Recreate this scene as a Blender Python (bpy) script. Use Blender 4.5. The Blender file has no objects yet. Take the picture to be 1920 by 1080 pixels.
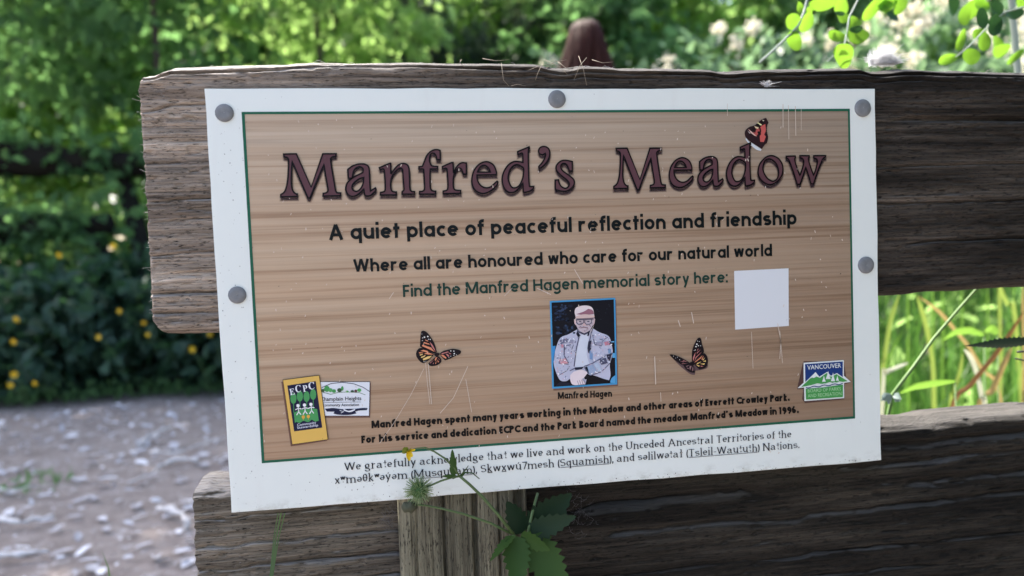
import bpy, bmesh, math, random
import numpy as np
from mathutils import Vector, Matrix
from mathutils.geometry import tessellate_polygon
rad = math.radians
rng = np.random.default_rng(7)
random.seed(7)
S = bpy.context.scene
COL = S.collection

# ------------------------------------------------------------------ camera
FPX = 1300.0                                    # focal length in photo pixels (1920 wide)
AX, BY, GZ = 0.0393392, -0.0422289, 0.1419293   # pitch, roll, yaw against the fence
CAM = np.array([-0.105859, -0.46348, 0.82])
ZS = 0.82 - 0.0235186                           # height of the centre of the sign
def _R():
    ca, sa, cb, sb, cg, sg = math.cos(AX), math.sin(AX), math.cos(BY), math.sin(BY), math.cos(GZ), math.sin(GZ)
    Rx = np.array([[1,0,0],[0,ca,-sa],[0,sa,ca]]); Rz = np.array([[cg,-sg,0],[sg,cg,0],[0,0,1]])
    Ry = np.array([[cb,0,sb],[0,1,0],[-sb,0,cb]])
    return Rz @ Rx @ Ry
RW = _R()
cd = bpy.data.cameras.new('camera'); cam = bpy.data.objects.new('camera', cd); COL.objects.link(cam); S.camera = cam
cd.sensor_width = 36.0; cd.lens = 36.0 * FPX / 1920.0; cd.clip_start = 0.02; cd.clip_end = 400
rt, fw, up = RW[0], RW[1], RW[2]
M = Matrix(((rt[0], up[0], -fw[0], CAM[0]), (rt[1], up[1], -fw[1], CAM[1]), (rt[2], up[2], -fw[2], CAM[2]), (0,0,0,1)))
cam.matrix_world = M
cd.dof.use_dof = True; cd.dof.focus_distance = 0.475; cd.dof.aperture_fstop = (cd.lens/1000) / 0.0050; cd.dof.aperture_blades = 0

# ------------------------------------------------------------------ world, sun, exposure
SUN_EL, SUN_AZ = 54.0, -42.0      # azimuth measured from +Y towards +X
W = bpy.data.worlds.new('World'); S.world = W; W.use_nodes = True
nt = W.node_tree; nt.nodes.clear()
sky = nt.nodes.new('ShaderNodeTexSky'); sky.sky_type = 'NISHITA'; sky.sun_disc = False
sky.sun_elevation = rad(SUN_EL); sky.sun_rotation = rad(SUN_AZ); sky.dust_density = 4.0; sky.air_density = 1.0; sky.ozone_density = 1.2
bg = nt.nodes.new('ShaderNodeBackground'); bg.inputs[1].default_value = 0.13
wo = nt.nodes.new('ShaderNodeOutputWorld'); nt.links.new(sky.outputs[0], bg.inputs[0]); nt.links.new(bg.outputs[0], wo.inputs[0])
sl = bpy.data.lights.new('sun', 'SUN'); sl.energy = 3.1; sl.angle = rad(0.5); sl.color = (1.0, 0.94, 0.84)
so = bpy.data.objects.new('sun', sl); COL.objects.link(so)
sd = Vector((math.sin(rad(SUN_AZ))*math.cos(rad(SUN_EL)), math.cos(rad(SUN_AZ))*math.cos(rad(SUN_EL)), math.sin(rad(SUN_EL))))
so.rotation_euler = sd.to_track_quat('Z', 'Y').to_euler()
so.location = sd * 30
S.view_settings.view_transform = 'Standard'; S.view_settings.look = 'None'; S.view_settings.gamma = 1.0
S.view_settings.exposure = 2.13
S.cycles.max_bounces = 8; S.cycles.diffuse_bounces = 4; S.cycles.transmission_bounces = 6; S.cycles.transparent_max_bounces = 32
S.cycles.sample_clamp_indirect = 6.0

# ------------------------------------------------------------------ helpers
def U(px, py, y):
    """the point of world plane y seen at a photo pixel"""
    d = RW.T @ np.array([(px-960)/FPX, 1.0, -(py-540)/FPX]); t = (y-CAM[1])/d[1]
    return Vector(CAM + d*t)
def G(px, py, z=0.0):
    d = RW.T @ np.array([(px-960)/FPX, 1.0, -(py-540)/FPX]); t = (z-CAM[2])/d[2]
    return Vector(CAM + d*t)
def tag(o, label=None, cat=None, group=None, kind=None):
    if label: o['label'] = label
    if cat: o['category'] = cat
    if group: o['group'] = group
    if kind: o['kind'] = kind
    return o
def empty(name, loc, label=None, cat=None, group=None):
    o = bpy.data.objects.new(name, None); COL.objects.link(o); o.location = loc; o.empty_display_size = .05
    return tag(o, label, cat, group)
def lin(r, g, b):
    f = lambda c: (c/255/12.92 if c/255 <= .04045 else ((c/255+.055)/1.055)**2.4)
    return (f(r), f(g), f(b), 1.0)

class MB:
    """collects faces (world coordinates) and links them as one mesh object"""
    def __init__(self): self.v = []; self.f = []; self.m = []
    def add(self, vs, fs, mi=0):
        b = len(self.v); self.v += [tuple(p) for p in vs]; self.f += [tuple(i+b for i in q) for q in fs]; self.m += [mi]*len(fs)
    def tube(self, pts, r0, r1=None, n=7, mi=0, cap=True):
        pts = [Vector(p) for p in pts]; k = len(pts); r1 = r0 if r1 is None else r1
        vs = []; prev = None
        for i, p in enumerate(pts):
            t = (pts[min(i+1, k-1)] - pts[max(i-1, 0)]).normalized()
            if prev is None: a = t.orthogonal().normalized()
            else: a = (prev - t*prev.dot(t)).normalized()
            prev = a; b = t.cross(a)
            r = (r0 + (r1-r0)*i/(k-1)) if not callable(r0) else r0(i/(k-1))
            for j in range(n):
                w = 2*math.pi*j/n; vs.append(p + (a*math.cos(w) + b*math.sin(w))*r)
        fs = [(i*n+j, i*n+(j+1) % n, (i+1)*n+(j+1) % n, (i+1)*n+j) for i in range(k-1) for j in range(n)]
        if cap: fs += [tuple(range(n-1, -1, -1)), tuple((k-1)*n+j for j in range(n))]
        self.add(vs, fs, mi)
    def blade(self, pts, w, side, fold=0.25, mi=0, prof=None):
        """a leaf blade along pts; w = half width, side = direction of its width"""
        pts = [Vector(p) for p in pts]; k = len(pts); vs = []
        side = Vector(side).normalized()
        for i, p in enumerate(pts):
            u = i/(k-1); t = (pts[min(i+1, k-1)] - pts[max(i-1, 0)]).normalized()
            s = (side - t*side.dot(t)).normalized(); nrm = t.cross(s)
            h = w*(prof(u) if prof else min(1, 3.2*u+.25)*min(1, (1-u)*2.2+.02))
            vs += [p - s*h + nrm*h*fold, p, p + s*h + nrm*h*fold]
        fs = []
        for i in range(k-1):
            a = i*3; fs += [(a, a+1, a+4, a+3), (a+1, a+2, a+5, a+4)]
        self.add(vs, fs, mi)
    def build(self, name, mats, parent=None, smooth=True, origin=None):
        me = bpy.data.meshes.new(name)
        if origin is None:
            origin = Vector(parent.matrix_basis.translation) if parent is not None else Vector((0,0,0))
            if parent is not None and parent.parent is not None: origin = origin + Vector(parent.parent.matrix_basis.translation)
        o0 = np.array(origin)
        me.from_pydata([tuple(np.array(p)-o0) for p in self.v], [], self.f)
        for m in (mats if isinstance(mats, (list, tuple)) else [mats]): me.materials.append(m)
        if any(self.m): me.polygons.foreach_set('material_index', self.m)
        if smooth: me.polygons.foreach_set('use_smooth', [True]*len(self.f))
        o = bpy.data.objects.new(name, me); COL.objects.link(o)
        if parent is not None: o.parent = parent
        else: o.location = origin
        me.update()
        return o

def np_mesh(name, V, F, mats, parent=None, smooth=False, loc=(0,0,0), mi=None):
    """fast mesh: V (n,3) local coordinates, F (m,4) quads"""
    me = bpy.data.meshes.new(name); V = np.asarray(V, np.float32); F = np.asarray(F, np.int32)
    me.vertices.add(len(V)); me.vertices.foreach_set('co', V.ravel())
    k = F.shape[1]
    me.loops.add(F.size); me.loops.foreach_set('vertex_index', F.ravel())
    me.polygons.add(len(F)); me.polygons.foreach_set('loop_start', np.arange(0, F.size, k, dtype=np.int32))
    for m in (mats if isinstance(mats, (list, tuple)) else [mats]): me.materials.append(m)
    if mi is not None: me.polygons.foreach_set('material_index', np.asarray(mi, np.int32))
    me.polygons.foreach_set('use_smooth', np.full(len(F), smooth))
    me.update(calc_edges=True); me.validate()
    o = bpy.data.objects.new(name, me); COL.objects.link(o); o.location = loc
    if parent is not None: o.parent = parent
    return o

# lattice noise
_H = rng.random((256, 256)).astype(np.float64)
def vnoise(x, y):
    x = np.asarray(x, float); y = np.asarray(y, float)
    xi = np.floor(x).astype(int); yi = np.floor(y).astype(int); fx = x-xi; fy = y-yi
    fx = fx*fx*(3-2*fx); fy = fy*fy*(3-2*fy)
    h = lambda a, b: _H[a & 255, b & 255]
    return (h(xi, yi)*(1-fx)+h(xi+1, yi)*fx)*(1-fy) + (h(xi, yi+1)*(1-fx)+h(xi+1, yi+1)*fx)*fy
def fbm(x, y, o=4):
    s = 0; a = .5
    for i in range(o): s = s + a*vnoise(x*2**i+17*i, y*2**i+31*i); a *= .5
    return s

# ------------------------------------------------------------------ materials
def mat(name, color=(.5,.5,.5,1), rough=.6, spec=.4, metal=0):
    m = bpy.data.materials.new(name); m.use_nodes = True; b = m.node_tree.nodes['Principled BSDF']
    b.inputs['Base Color'].default_value = color; b.inputs['Roughness'].default_value = rough
    b.inputs['Specular IOR Level'].default_value = spec; b.inputs['Metallic'].default_value = metal
    return m
class NT:
    def __init__(self, m): self.t = m.node_tree; self.b = m.node_tree.nodes.get('Principled BSDF'); self.o = m.node_tree.nodes['Material Output']
    def n(self, typ, **kw):
        x = self.t.nodes.new(typ)
        for k, v in kw.items():
            if k.startswith('i_'): x.inputs[int(k[2:])].default_value = v
            else: setattr(x, k, v)
        return x
    def l(self, a, b): self.t.links.new(a, b)
    def coords(self, scale, kind='Object', loc=(0,0,0), rot=(0,0,0)):
        c = self.n('ShaderNodeTexCoord'); mp = self.n('ShaderNodeMapping'); mp.inputs['Scale'].default_value = scale
        mp.inputs['Location'].default_value = loc; mp.inputs['Rotation'].default_value = rot
        self.l(c.outputs[kind], mp.inputs[0]); return mp.outputs[0]
    def noise(self, vec, scale, detail=4, rough=.55, dist=0):
        x = self.n('ShaderNodeTexNoise'); x.inputs['Scale'].default_value = scale; x.inputs['Detail'].default_value = detail
        x.inputs['Roughness'].default_value = rough; x.inputs['Distortion'].default_value = dist
        self.l(vec, x.inputs['Vector']); return x.outputs['Fac']
    def ramp(self, fac, stops, interp='LINEAR'):
        x = self.n('ShaderNodeValToRGB'); e = x.color_ramp.elements; x.color_ramp.interpolation = interp
        while len(e) < len(stops): e.new(.5)
        for k, (p, c) in zip(e, stops): k.position = p; k.color = c if len(c) == 4 else (*c, 1)
        self.l(fac, x.inputs[0]); return x.outputs[0]
    def mix(self, fac, a, b, typ='MIX'):
        x = self.n('ShaderNodeMix', data_type='RGBA', blend_type=typ)
        for s, v in ((x.inputs[0], fac), (x.inputs[6], a), (x.inputs[7], b)):
            if isinstance(v, (int, float)): s.default_value = v
            elif isinstance(v, (tuple, list)): s.default_value = v
            else: self.l(v, s)
        return x.outputs[2]
    def bump(self, h, strength=.5, dist=.001):
        x = self.n('ShaderNodeBump'); x.inputs['Strength'].default_value = strength; x.inputs['Distance'].default_value = dist
        self.l(h, x.inputs['Height']); self.l(x.outputs[0], self.b.inputs['Normal'])

def g(v, a=1): return (v, v, v, 1)
def leafmat(name, c_dark, c_light, trans=(.25,.5,.05,1), tfac=.42, rough=.45, spec=.35):
    m = mat(name, c_dark, rough, spec); t = NT(m)
    geo = t.n('ShaderNodeNewGeometry')
    col = t.ramp(geo.outputs['Random Per Island'], [(0, c_dark), (.55, tuple((a+b)/2 for a, b in zip(c_dark, c_light))), (1, c_light)])
    t.l(col, t.b.inputs['Base Color'])
    tr = t.n('ShaderNodeBsdfTranslucent'); tc = t.mix(.6, col, trans); t.l(tc, tr.inputs[0])
    ms = t.n('ShaderNodeMixShader'); ms.inputs[0].default_value = tfac
    t.l(t.b.outputs[0], ms.inputs[1]); t.l(tr.outputs[0], ms.inputs[2]); t.l(ms.outputs[0], t.o.inputs[0])
    return m
def woodmat(name, axis='X', light=(.16,.125,.1), mid=(.085,.066,.054), dark=(.022,.018,.016), stain=None, speck=.55):
    """weathered timber with its grain along axis"""
    m = mat(name, (.1,.08,.07,1), .85, .25); t = NT(m)
    sc = (lambda a, b: (a, b, b)) if axis == 'X' else (lambda a, b: (b, b, a))
    fine = t.noise(t.coords(sc(14, 720)), 1, 6, .66, .2)
    med = t.noise(t.coords(sc(3.0, 120)), 1, 6, .64, .5)
    big = t.noise(t.coords(sc(1.6, 17), loc=(3,1,2)), 1, 4, .55, 1.0)
    band = t.ramp(big, [(.34, g(.16)), (.47, g(.6)), (.6, g(1.0))])
    c = t.ramp(med, [(.24, dark), (.38, mid), (.62, light), (.8, tuple(x*.85 for x in light))])
    c = t.mix(1.0, c, t.ramp(fine, [(.30, g(.10)), (.43, g(.72)), (.55, g(1.05)), (.7, g(1.6))]), 'MULTIPLY')
    c = t.mix(.72, c, band, 'MULTIPLY')
    gr = t.noise(t.coords(sc(160, 900)), 1, 3, .7)
    c = t.mix(t.ramp(gr, [(.32, g(.95)), (.45, g(0))]), c, (.008,.007,.006,1))
    li = t.noise(t.coords((420,420,420), loc=(5,3,1)), 1, 2, .6)
    pl = t.noise(t.coords((14,14,30), loc=(2,8,1)), 1, 3, .6)
    lf = t.n('ShaderNodeMath', operation='MULTIPLY'); t.l(t.ramp(li, [(.66, g(0)), (.74, g(speck))]), lf.inputs[0]); t.l(t.ramp(pl, [(.42, g(0)), (.6, g(1))]), lf.inputs[1])
    c = t.mix(lf.outputs[0], c, (.32,.31,.31,1))
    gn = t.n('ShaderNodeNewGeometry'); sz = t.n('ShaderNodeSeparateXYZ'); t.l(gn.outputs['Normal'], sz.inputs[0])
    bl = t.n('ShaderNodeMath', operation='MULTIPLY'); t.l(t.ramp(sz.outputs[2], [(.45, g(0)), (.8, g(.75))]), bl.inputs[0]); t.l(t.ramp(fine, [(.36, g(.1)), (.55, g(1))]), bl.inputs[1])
    if axis == 'X': c = t.mix(bl.outputs[0], c, (.50,.47,.45,1))      # pale mix on upward faces: the lit top rim put into the colour
    if stain:   # wet black weathering with an edge of its own: (start, end) along object X
        s0, s1, col, amt = stain
        co = t.n('ShaderNodeTexCoord'); sp = t.n('ShaderNodeSeparateXYZ'); t.l(co.outputs['Object'], sp.inputs[0])
        w = t.noise(t.coords((4, 20, 20), loc=(7,7,7)), 1, 4)
        a = t.n('ShaderNodeMath', operation='MULTIPLY_ADD'); t.l(w, a.inputs[0]); a.inputs[1].default_value = (s1-s0)*.9; t.l(sp.outputs[0], a.inputs[2])
        mr = t.n('ShaderNodeMapRange'); t.l(a.outputs[0], mr.inputs[0]); mr.inputs[1].default_value = s0+(s1-s0)*.45; mr.inputs[2].default_value = s1+(s1-s0)*.45; mr.inputs[4].default_value = amt
        pn = t.noise(t.coords((3, 12, 34), loc=(1,9,4)), 1, 4, .6, .8); fa = t.n('ShaderNodeMath', operation='MULTIPLY')
        t.l(mr.outputs[0], fa.inputs[0]); t.l(t.ramp(pn, [(.42, g(1)), (.58, g(.86)), (.72, g(.74))]), fa.inputs[1])
        c = t.mix(fa.outputs[0], c, col, 'MULTIPLY')
    if axis == 'X': c = t.mix(t.ramp(sz.outputs[2], [(.6, g(0)), (.95, g(.16))]), c, (.50,.47,.45,1))  # more of the lit rim painted on upward faces, over the stain
    t.l(c, t.b.inputs['Base Color'])
    ad = t.n('ShaderNodeMath', operation='ADD'); t.l(fine, ad.inputs[0]); t.l(gr, ad.inputs[1])
    t.bump(ad.outputs[0], .9, .0022)
    return m
# ------------------------------------------------------------------ the sign: everything printed on it is laid out on its own plane
SW, SH = 0.46, 0.2720
_uc = {}
def P(px, py):
    """photo pixel -> (u, v) on the sign's face, metres from its centre"""
    q = U(px, py, 0.0); return (q[0], q[2]-ZS)
sign = empty('information_sign', (0, 0, ZS), 'white bordered information sign with wood grain print, nailed to the upper fence plank', 'sign')
def flat(c, rough=.45): return mat('ink', c, rough, .15)
class Ink:
    """flat printing: polygons on the sign's face, each sheet a hair above the one before"""
    H = 0.00012
    def __init__(self): self.mb = MB(); self.mats = []; self.idx = {}
    def mi(self, c):
        if c not in self.idx:
            self.idx[c] = len(self.mats); self.mats.append(PAL(c))
        return self.idx[c]
    def poly(self, loops, c, lv):
        ls = [[Vector((x, y, 0)) for x, y in l] for l in loops]
        tri = tessellate_polygon(ls); vs = [p for l in ls for p in l]
        h = -lv*self.H
        fs = []
        for a, b, d in tri:
            A, B, D = vs[a], vs[b], vs[d]
            fs.append((a, b, d) if (B-A).cross(D-A).z > 0 else (a, d, b))
        self.mb.add([(p.x, h, p.y+ZS) for p in vs], fs, self.mi(c))
    def px(self, loop, c, lv, sc=1, o=(0,0), holes=(), smooth=False):
        f = (lambda l: smoothloop(l)) if smooth else (lambda l: l)
        cv = lambda l: [P(o[0]+x/sc, o[1]+y/sc) for x, y in f(l)]
        self.poly([cv(loop)] + [cv(h) for h in holes], c, lv)
    def ell(self, x, y, rx, ry, c, lv, sc=1, o=(0,0), n=14, rot=0):
        cr, sr = math.cos(rot), math.sin(rot)
        self.px([(x+rx*math.cos(a)*cr-ry*math.sin(a)*sr, y+rx*math.cos(a)*sr+ry*math.sin(a)*cr) for a in (2*math.pi*k/n for k in range(n))], c, lv, sc, o)
    def ribbon(self, pts, w, c, lv, closed=False):
        """w: width or function(direction angle)"""
        n = len(pts); L = []; Rr = []
        pts = [Vector(p) for p in pts]
        for i in range(n):
            if closed: a, b = pts[i-1], pts[(i+1) % n]
            else: a, b = pts[max(i-1, 0)], pts[min(i+1, n-1)]
            d1 = (pts[i]-a) if (pts[i]-a).length > 1e-9 else (b-pts[i]); d2 = (b-pts[i]) if (b-pts[i]).length > 1e-9 else d1
            d1.normalize(); d2.normalize(); t = d1+d2
            t = t.normalized() if t.length > 1e-6 else d1
            nn = Vector((-t.y, t.x)); k = 1/max(.62, nn.dot(Vector((-d1.y, d1.x))))
            ww = w(t) if callable(w) else w
            L.append(pts[i]+nn*ww*.5*k); Rr.append(pts[i]-nn*ww*.5*k)
        h = -lv*self.H; m = n if closed else n-1
        self.mb.add([(p.x, h, p.y+ZS) for p in L+Rr], [(i, i+n, (i+1) % n+n, (i+1) % n) for i in range(m)], self.mi(c))
    def line(self, pts, wpx, c, lv, sc=1, o=(0,0), closed=False):
        q = [P(o[0]+x/sc, o[1]+y/sc) for x, y in pts]
        cx = sum(p[0] for p in pts)/len(pts)/sc+o[0]; cy = sum(p[1] for p in pts)/len(pts)/sc+o[1]
        s = P(cx+1, cy)[0]-P(cx, cy)[0]
        self.ribbon(q, wpx/sc*s, c, lv, closed)
    def done(self, name, parent=None):
        return self.mb.build(name, self.mats, parent or sign, smooth=False, origin=(0,0,ZS))
_pal = {}
def PAL(c):
    if c not in _pal: _pal[c] = flat(lin(*c))
    return _pal[c]
def smoothloop(l, sub=4, lim=.62):
    """Catmull-Rom through the loop, keeping sharp corners"""
    n = len(l); P_ = [Vector(p) for p in l]; out = []
    cor = []
    for i in range(n):
        a = (P_[i]-P_[i-1]).normalized(); b = (P_[(i+1) % n]-P_[i]).normalized(); cor.append(a.dot(b) < lim)
    for i in range(n):
        p0, p1, p2, p3 = P_[i-1], P_[i], P_[(i+1) % n], P_[(i+2) % n]
        if cor[i]: p0 = p1*2-p2 if not cor[(i+1) % n] else p1
        if cor[(i+1) % n]: p3 = p2*2-p1 if not cor[i] else p2
        if cor[i] and cor[(i+1) % n]: out.append(tuple(p1)); continue
        for k in range(sub):
            t = k/sub
            q = .5*((2*p1)+(p2-p0)*t+(2*p0-5*p1+4*p2-p3)*t*t+(3*p1-p0-3*p2+p3)*t**3)
            out.append((q.x, q.y))
    return out

# --- the panel
mp_ = mat('painted_panel', (.76,.79,.81,1), .35, .35); t = NT(mp_)
d1 = t.noise(t.coords((9, 9, 14)), 1, 5, .6); d2 = t.noise(t.coords((60, 60, 8), loc=(4,2,1)), 1, 4, .6)
c = t.mix(t.ramp(d1, [(.35, g(.0)), (.75, g(.5))]), (.755,.80,.765,1), (.70,.745,.71,1))
c = t.mix(t.ramp(d2, [(.55, g(0)), (.8, g(.35))]), c, (.66,.66,.63,1))
co = t.n('ShaderNodeTexCoord'); sp = t.n('ShaderNodeSeparateXYZ'); t.l(co.outputs['Object'], sp.inputs[0])
gr = t.n('ShaderNodeMapRange'); t.l(sp.outputs[2], gr.inputs[0]); gr.inputs[1].default_value = -.128; gr.inputs[2].default_value = -.145
al = t.noise(t.coords((70, 70, 110)), 1, 5, .7)
mu = t.n('ShaderNodeMath', operation='MULTIPLY'); t.l(t.ramp(al, [(.5, g(0)), (.68, g(1))]), mu.inputs[0]); t.l(gr.outputs[0], mu.inputs[1])
c = t.mix(mu.outputs[0], c, (.20,.19,.13,1)); t.l(c, t.b.inputs['Base Color'])
def quadpts(q, n=18):
    """an outline along four px corners, edges subdivided and very slightly uneven"""
    out = []
    for k in range(4):
        a, b = q[k], q[(k+1) % 4]
        for i in range(n): out.append((a[0]+(b[0]-a[0])*i/n, a[1]+(b[1]-a[1])*i/n))
    return out
oc = [P(x, y) for x, y in quadpts([(383,165),(1641,166),(1653,864),(434,962)])]
oc = [(x+random.uniform(-.0003,.0003), y+random.uniform(-.0004,.0004)) for x, y in oc]
bm = bmesh.new()
vf = [bm.verts.new((x, 0, y)) for x, y in oc]; fc = bm.faces.new(vf)
r = bmesh.ops.extrude_face_region(bm, geom=[fc]); bmesh.ops.translate(bm, verts=[v for v in r['geom'] if isinstance(v, bmesh.types.BMVert)], vec=(0, .0028, 0))
bm.normal_update(); bmesh.ops.recalc_face_normals(bm, faces=bm.faces)
es = [e for e in bm.edges if e.is_boundary is False and all(abs(v.co.y) < 1e-6 for v in e.verts)]
bmesh.ops.bevel(bm, geom=es, offset=.0006, segments=2, affect='EDGES')
me = bpy.data.meshes.new('panel'); bm.to_mesh(me); bm.free(); me.materials.append(mp_)
po = bpy.data.objects.new('panel', me); COL.objects.link(po); po.parent = sign

# --- the printed wood sheet and its green border line
mw = mat('printed_wood', (.4,.3,.24,1), .4, .25); t = NT(mw)
tl = rad(-.6)
v1 = t.noise(t.coords((1.5, 1, 215), rot=(0,tl,0)), 1, 5, .62, .3)
v2 = t.noise(t.coords((4.5, 1, 330), loc=(2,0,1), rot=(0,tl,0)), 1, 4, .65, .2)
v3 = t.noise(t.coords((.9, 1, 26), loc=(5,0,3)), 1, 3, .5, .8)
c = t.ramp(v1, [(.28, (.235,.14,.085)), (.38, (.38,.262,.172)), (.47, (.485,.36,.25)), (.68, (.53,.415,.305))])
c = t.mix(.55, c, t.ramp(v2, [(.3, g(.62)), (.5, g(.96)), (.7, g(1.08))]), 'MULTIPLY')
c = t.mix(.45, c, t.ramp(v3, [(.32, (.86,.74,.65)), (.5, (1,.94,.9)), (.68, (1.06,1.05,1.04))]), 'MULTIPLY')
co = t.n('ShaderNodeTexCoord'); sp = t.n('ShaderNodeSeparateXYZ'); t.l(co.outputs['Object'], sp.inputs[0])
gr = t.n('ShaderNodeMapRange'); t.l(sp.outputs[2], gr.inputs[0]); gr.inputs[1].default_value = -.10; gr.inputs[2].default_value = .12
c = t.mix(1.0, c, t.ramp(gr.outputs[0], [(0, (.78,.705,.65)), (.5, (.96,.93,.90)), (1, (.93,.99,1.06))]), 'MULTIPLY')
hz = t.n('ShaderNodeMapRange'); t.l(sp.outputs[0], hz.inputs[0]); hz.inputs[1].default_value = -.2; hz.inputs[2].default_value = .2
c = t.mix(1.0, c, t.ramp(hz.outputs[0], [(0, (1.05,1.05,1.04)), (.5, (.92,.92,.92)), (1, (.68,.68,.69))]), 'MULTIPLY')  # print darkens to the right: light falloff across the sign put into its colour
t.l(c, t.b.inputs['Base Color'])
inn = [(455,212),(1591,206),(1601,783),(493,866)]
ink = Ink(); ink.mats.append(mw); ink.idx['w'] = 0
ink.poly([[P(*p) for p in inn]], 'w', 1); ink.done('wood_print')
ink = Ink(); cxy = (1030, 515)
ink.px([(453,210),(1593,204),(1603,784.5),(491,868.5)], (30,92,70), 2, holes=[[(459,214.5),(1589.5,208.5),(1599.5,780.5),(496,863.5)]]); ink.done('border_line')

# --- stroke alphabet: geometric sans and a serif drawn with a broad nib
def arc(cx, cy, rx, ry, a0, a1, n=None):
    n = n or max(4, int(abs(a1-a0)/14))
    return [(cx+rx*math.cos(rad(a0+(a1-a0)*i/n)), cy+ry*math.sin(rad(a0+(a1-a0)*i/n))) for i in range(n+1)]
def glyph(ch, w, serif=False):
    """strokes [(points, closed)], serifs [(x, y, left, right)], ink width; 1 em, baseline 0"""
    X, C, A, D = (.46, .66, .69, -.21) if serif else (.53, .72, .74, -.19)
    h = w/2; q = .86 if serif else 1.0
    R = (X-w)/2; Rx = R*q; cy = X/2; rn = .165 if serif else .182
    st = []; sf = []
    L = lambda *p: st.append((list(p), False))
    def stem(x, y0, y1, bot='', top=''):
        L((x, y0), (x, y1))
        if serif:
            if bot: sf.append((x, y0, bot))
            if top: sf.append((x, y1, top))
    bowl = lambda x: st.append((arc(x, cy, Rx, R, 0, 348, 26), True))
    BW = 2*Rx+w
    if ch in 'o0ə' and ch == 'o': bowl(Rx+h); return st, sf, BW
    if ch == '0': st.append((arc(.2+h, C/2, .2, C/2-h, 0, 348, 26), True)); return st, sf, .4+w
    if ch == 'a':
        if serif:
            L(*(arc(.17+h, X-h-.13, .15, .13, 160, 0)+[(.32+h, .08), (.36+h, .02), (.42+h, .03)])); L(*([(.32+h, .29), (.2, .245)]+arc(.14+h, .13, .14, .13-h*.6, 110, 270)+[(.24, .04), (.32+h, .11)]))
            return st, sf, .42+w
        bowl(Rx+h); stem(2*Rx+h, 0, X); return st, sf, BW
    if ch == 'b': bowl(Rx+h); stem(h, 0, A, '', 'l'); return st, sf, BW
    if ch == 'd': bowl(Rx+h); stem(2*Rx+h, 0, A, 'r', 'l'); return st, sf, BW
    if ch == 'p': bowl(Rx+h); stem(h, D, X, 'b', 'l'); return st, sf, BW
    if ch == 'q': bowl(Rx+h); stem(2*Rx+h, D, X, 'b'); return st, sf, BW
    if ch == 'g':
        if serif:
            st.append((arc(.17+h, X-.15-h, .145, .15, 0, 346, 20), True)); L((.27, X-h-.03), (.40, X-h))
            L(*([(.09, .15), (.08, .08), (.2, .045), (.34, .02)]+arc(.19+h, -.09, .18, .1, 40, -190))); return st, sf, .40+w
        bowl(Rx+h); L(*([(2*Rx+h, X), (2*Rx+h, D+R*.8)]+arc(Rx+h, D+R*.8+h*.2, Rx, R*.8, 0, -150))); return st, sf, BW
    if ch in 'eə':
        s = [(arc(Rx+h, cy, Rx, R, 0, 318), False), ([(h, cy+.01), (2*Rx+h, cy)], False)]
        if ch == 'ə': s = [([(BW-x, X-y) for x, y in p], c) for p, c in s]
        return s, sf, BW
    if ch == 'c': L(*arc(Rx+h, cy, Rx, R, 48, 312)); return st, sf, BW*.86
    if ch in 'nhmr':
        stem(h, 0, A if ch == 'h' else X, 'b', 'l'); x = h
        if ch == 'r': L(*arc(x+rn*.95, X-h-rn, rn*.95, rn, 180, 58)); return st, sf, w+rn*1.42
        for k in range(2 if ch == 'm' else 1):
            L(*(arc(x+rn, X-h-rn, rn, rn, 180, 0)+[(x+2*rn, 0)])); x += 2*rn
            if serif: sf.append((x, 0, 'b'))
        return st, sf, x+h
    if ch == 'u':
        L(*([(h, X)]+arc(h+rn, h+rn, rn, rn, 180, 360))); stem(h+2*rn, 0, X, 'r', 'l')
        if serif: sf.append((h, X, 'l'))
        return st, sf, 2*rn+w
    if ch == 'i' or ch == 'ɩ': stem(h, 0, X, 'b', 'l'); L((h, C-w*.55), (h, C+w*.45)); return st, sf, w
    if ch == 'l': stem(h, 0, A, 'b', 'l'); return st, sf, w
    if ch == 'ɬ': stem(h+.08, 0, A, 'b', 'l'); L((0, .38), (.08, .43), (.16, .36), (.24, .41)); return st, sf, w+.16
    if ch == 't':
        L(*([(.09+h, X+.16), (.09+h, h+.06)]+arc(.09+h+.07, h+.07, .07, .07, 180, 290)) if serif else [(.07+h, X+.17), (.07+h, 0)]); L((0, X-h*.8), (.16+w if not serif else .26, X-h*.8)); return st, sf, .16+w
    if ch == 'f':
        rf = max(.12, w*.95); L(*([(.07+h, 0), (.07+h, A-rf)]+arc(.07+h+rf, A-rf*.9, rf, rf*.9-h*.7, 180, 72))); L((0, X-h*.8), (.17+w, X-h*.8))
        if serif: sf.append((.07+h, 0, 'b'))
        return st, sf, .17+w
    if ch == 'k': stem(h, 0, A, 'b', 'l'); L((.32, X), (h+.02, X*.42)); L((.12, X*.5), (.36, 0)); return st, sf, .36+h
    if ch == 's':
        rs = (X-w)/4; rx = .155
        L(*(arc(rx+h, X-h-rs, rx, rs, 30, 250)+arc(rx+h, h+rs, rx*1.06, rs, 70, -150))); return st, sf, 2*rx+w
    if ch == 'v': L((h, X), (.22, h*.4)); L((.22, h*.4), (.44-h, X)); return st, sf, .44
    if ch == 'y': L((h, X), (.23, .02)); L((.46-h, X), (.23, .02), (.13, D)); return st, sf, .46
    if ch == 'w': L((h, X), (.19, h*.4)); L((.19, h*.4), (.34, X)); L((.34, X), (.49, h*.4)); L((.49, h*.4), (.68-h, X)); return st, sf, .68
    if ch == 'x': L((h, X), (.42-h, 0)); L((.42-h, X), (h, 0)); return st, sf, .42
    if ch == 'A': L((h, 0), (.34, C)); L((.34, C), (.68-h, 0)); L((.16, C*.33), (.52, C*.33)); sf += [(h, 0, 'b'), (.68-h, 0, 'b')] if serif else []; return st, sf, .68
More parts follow.
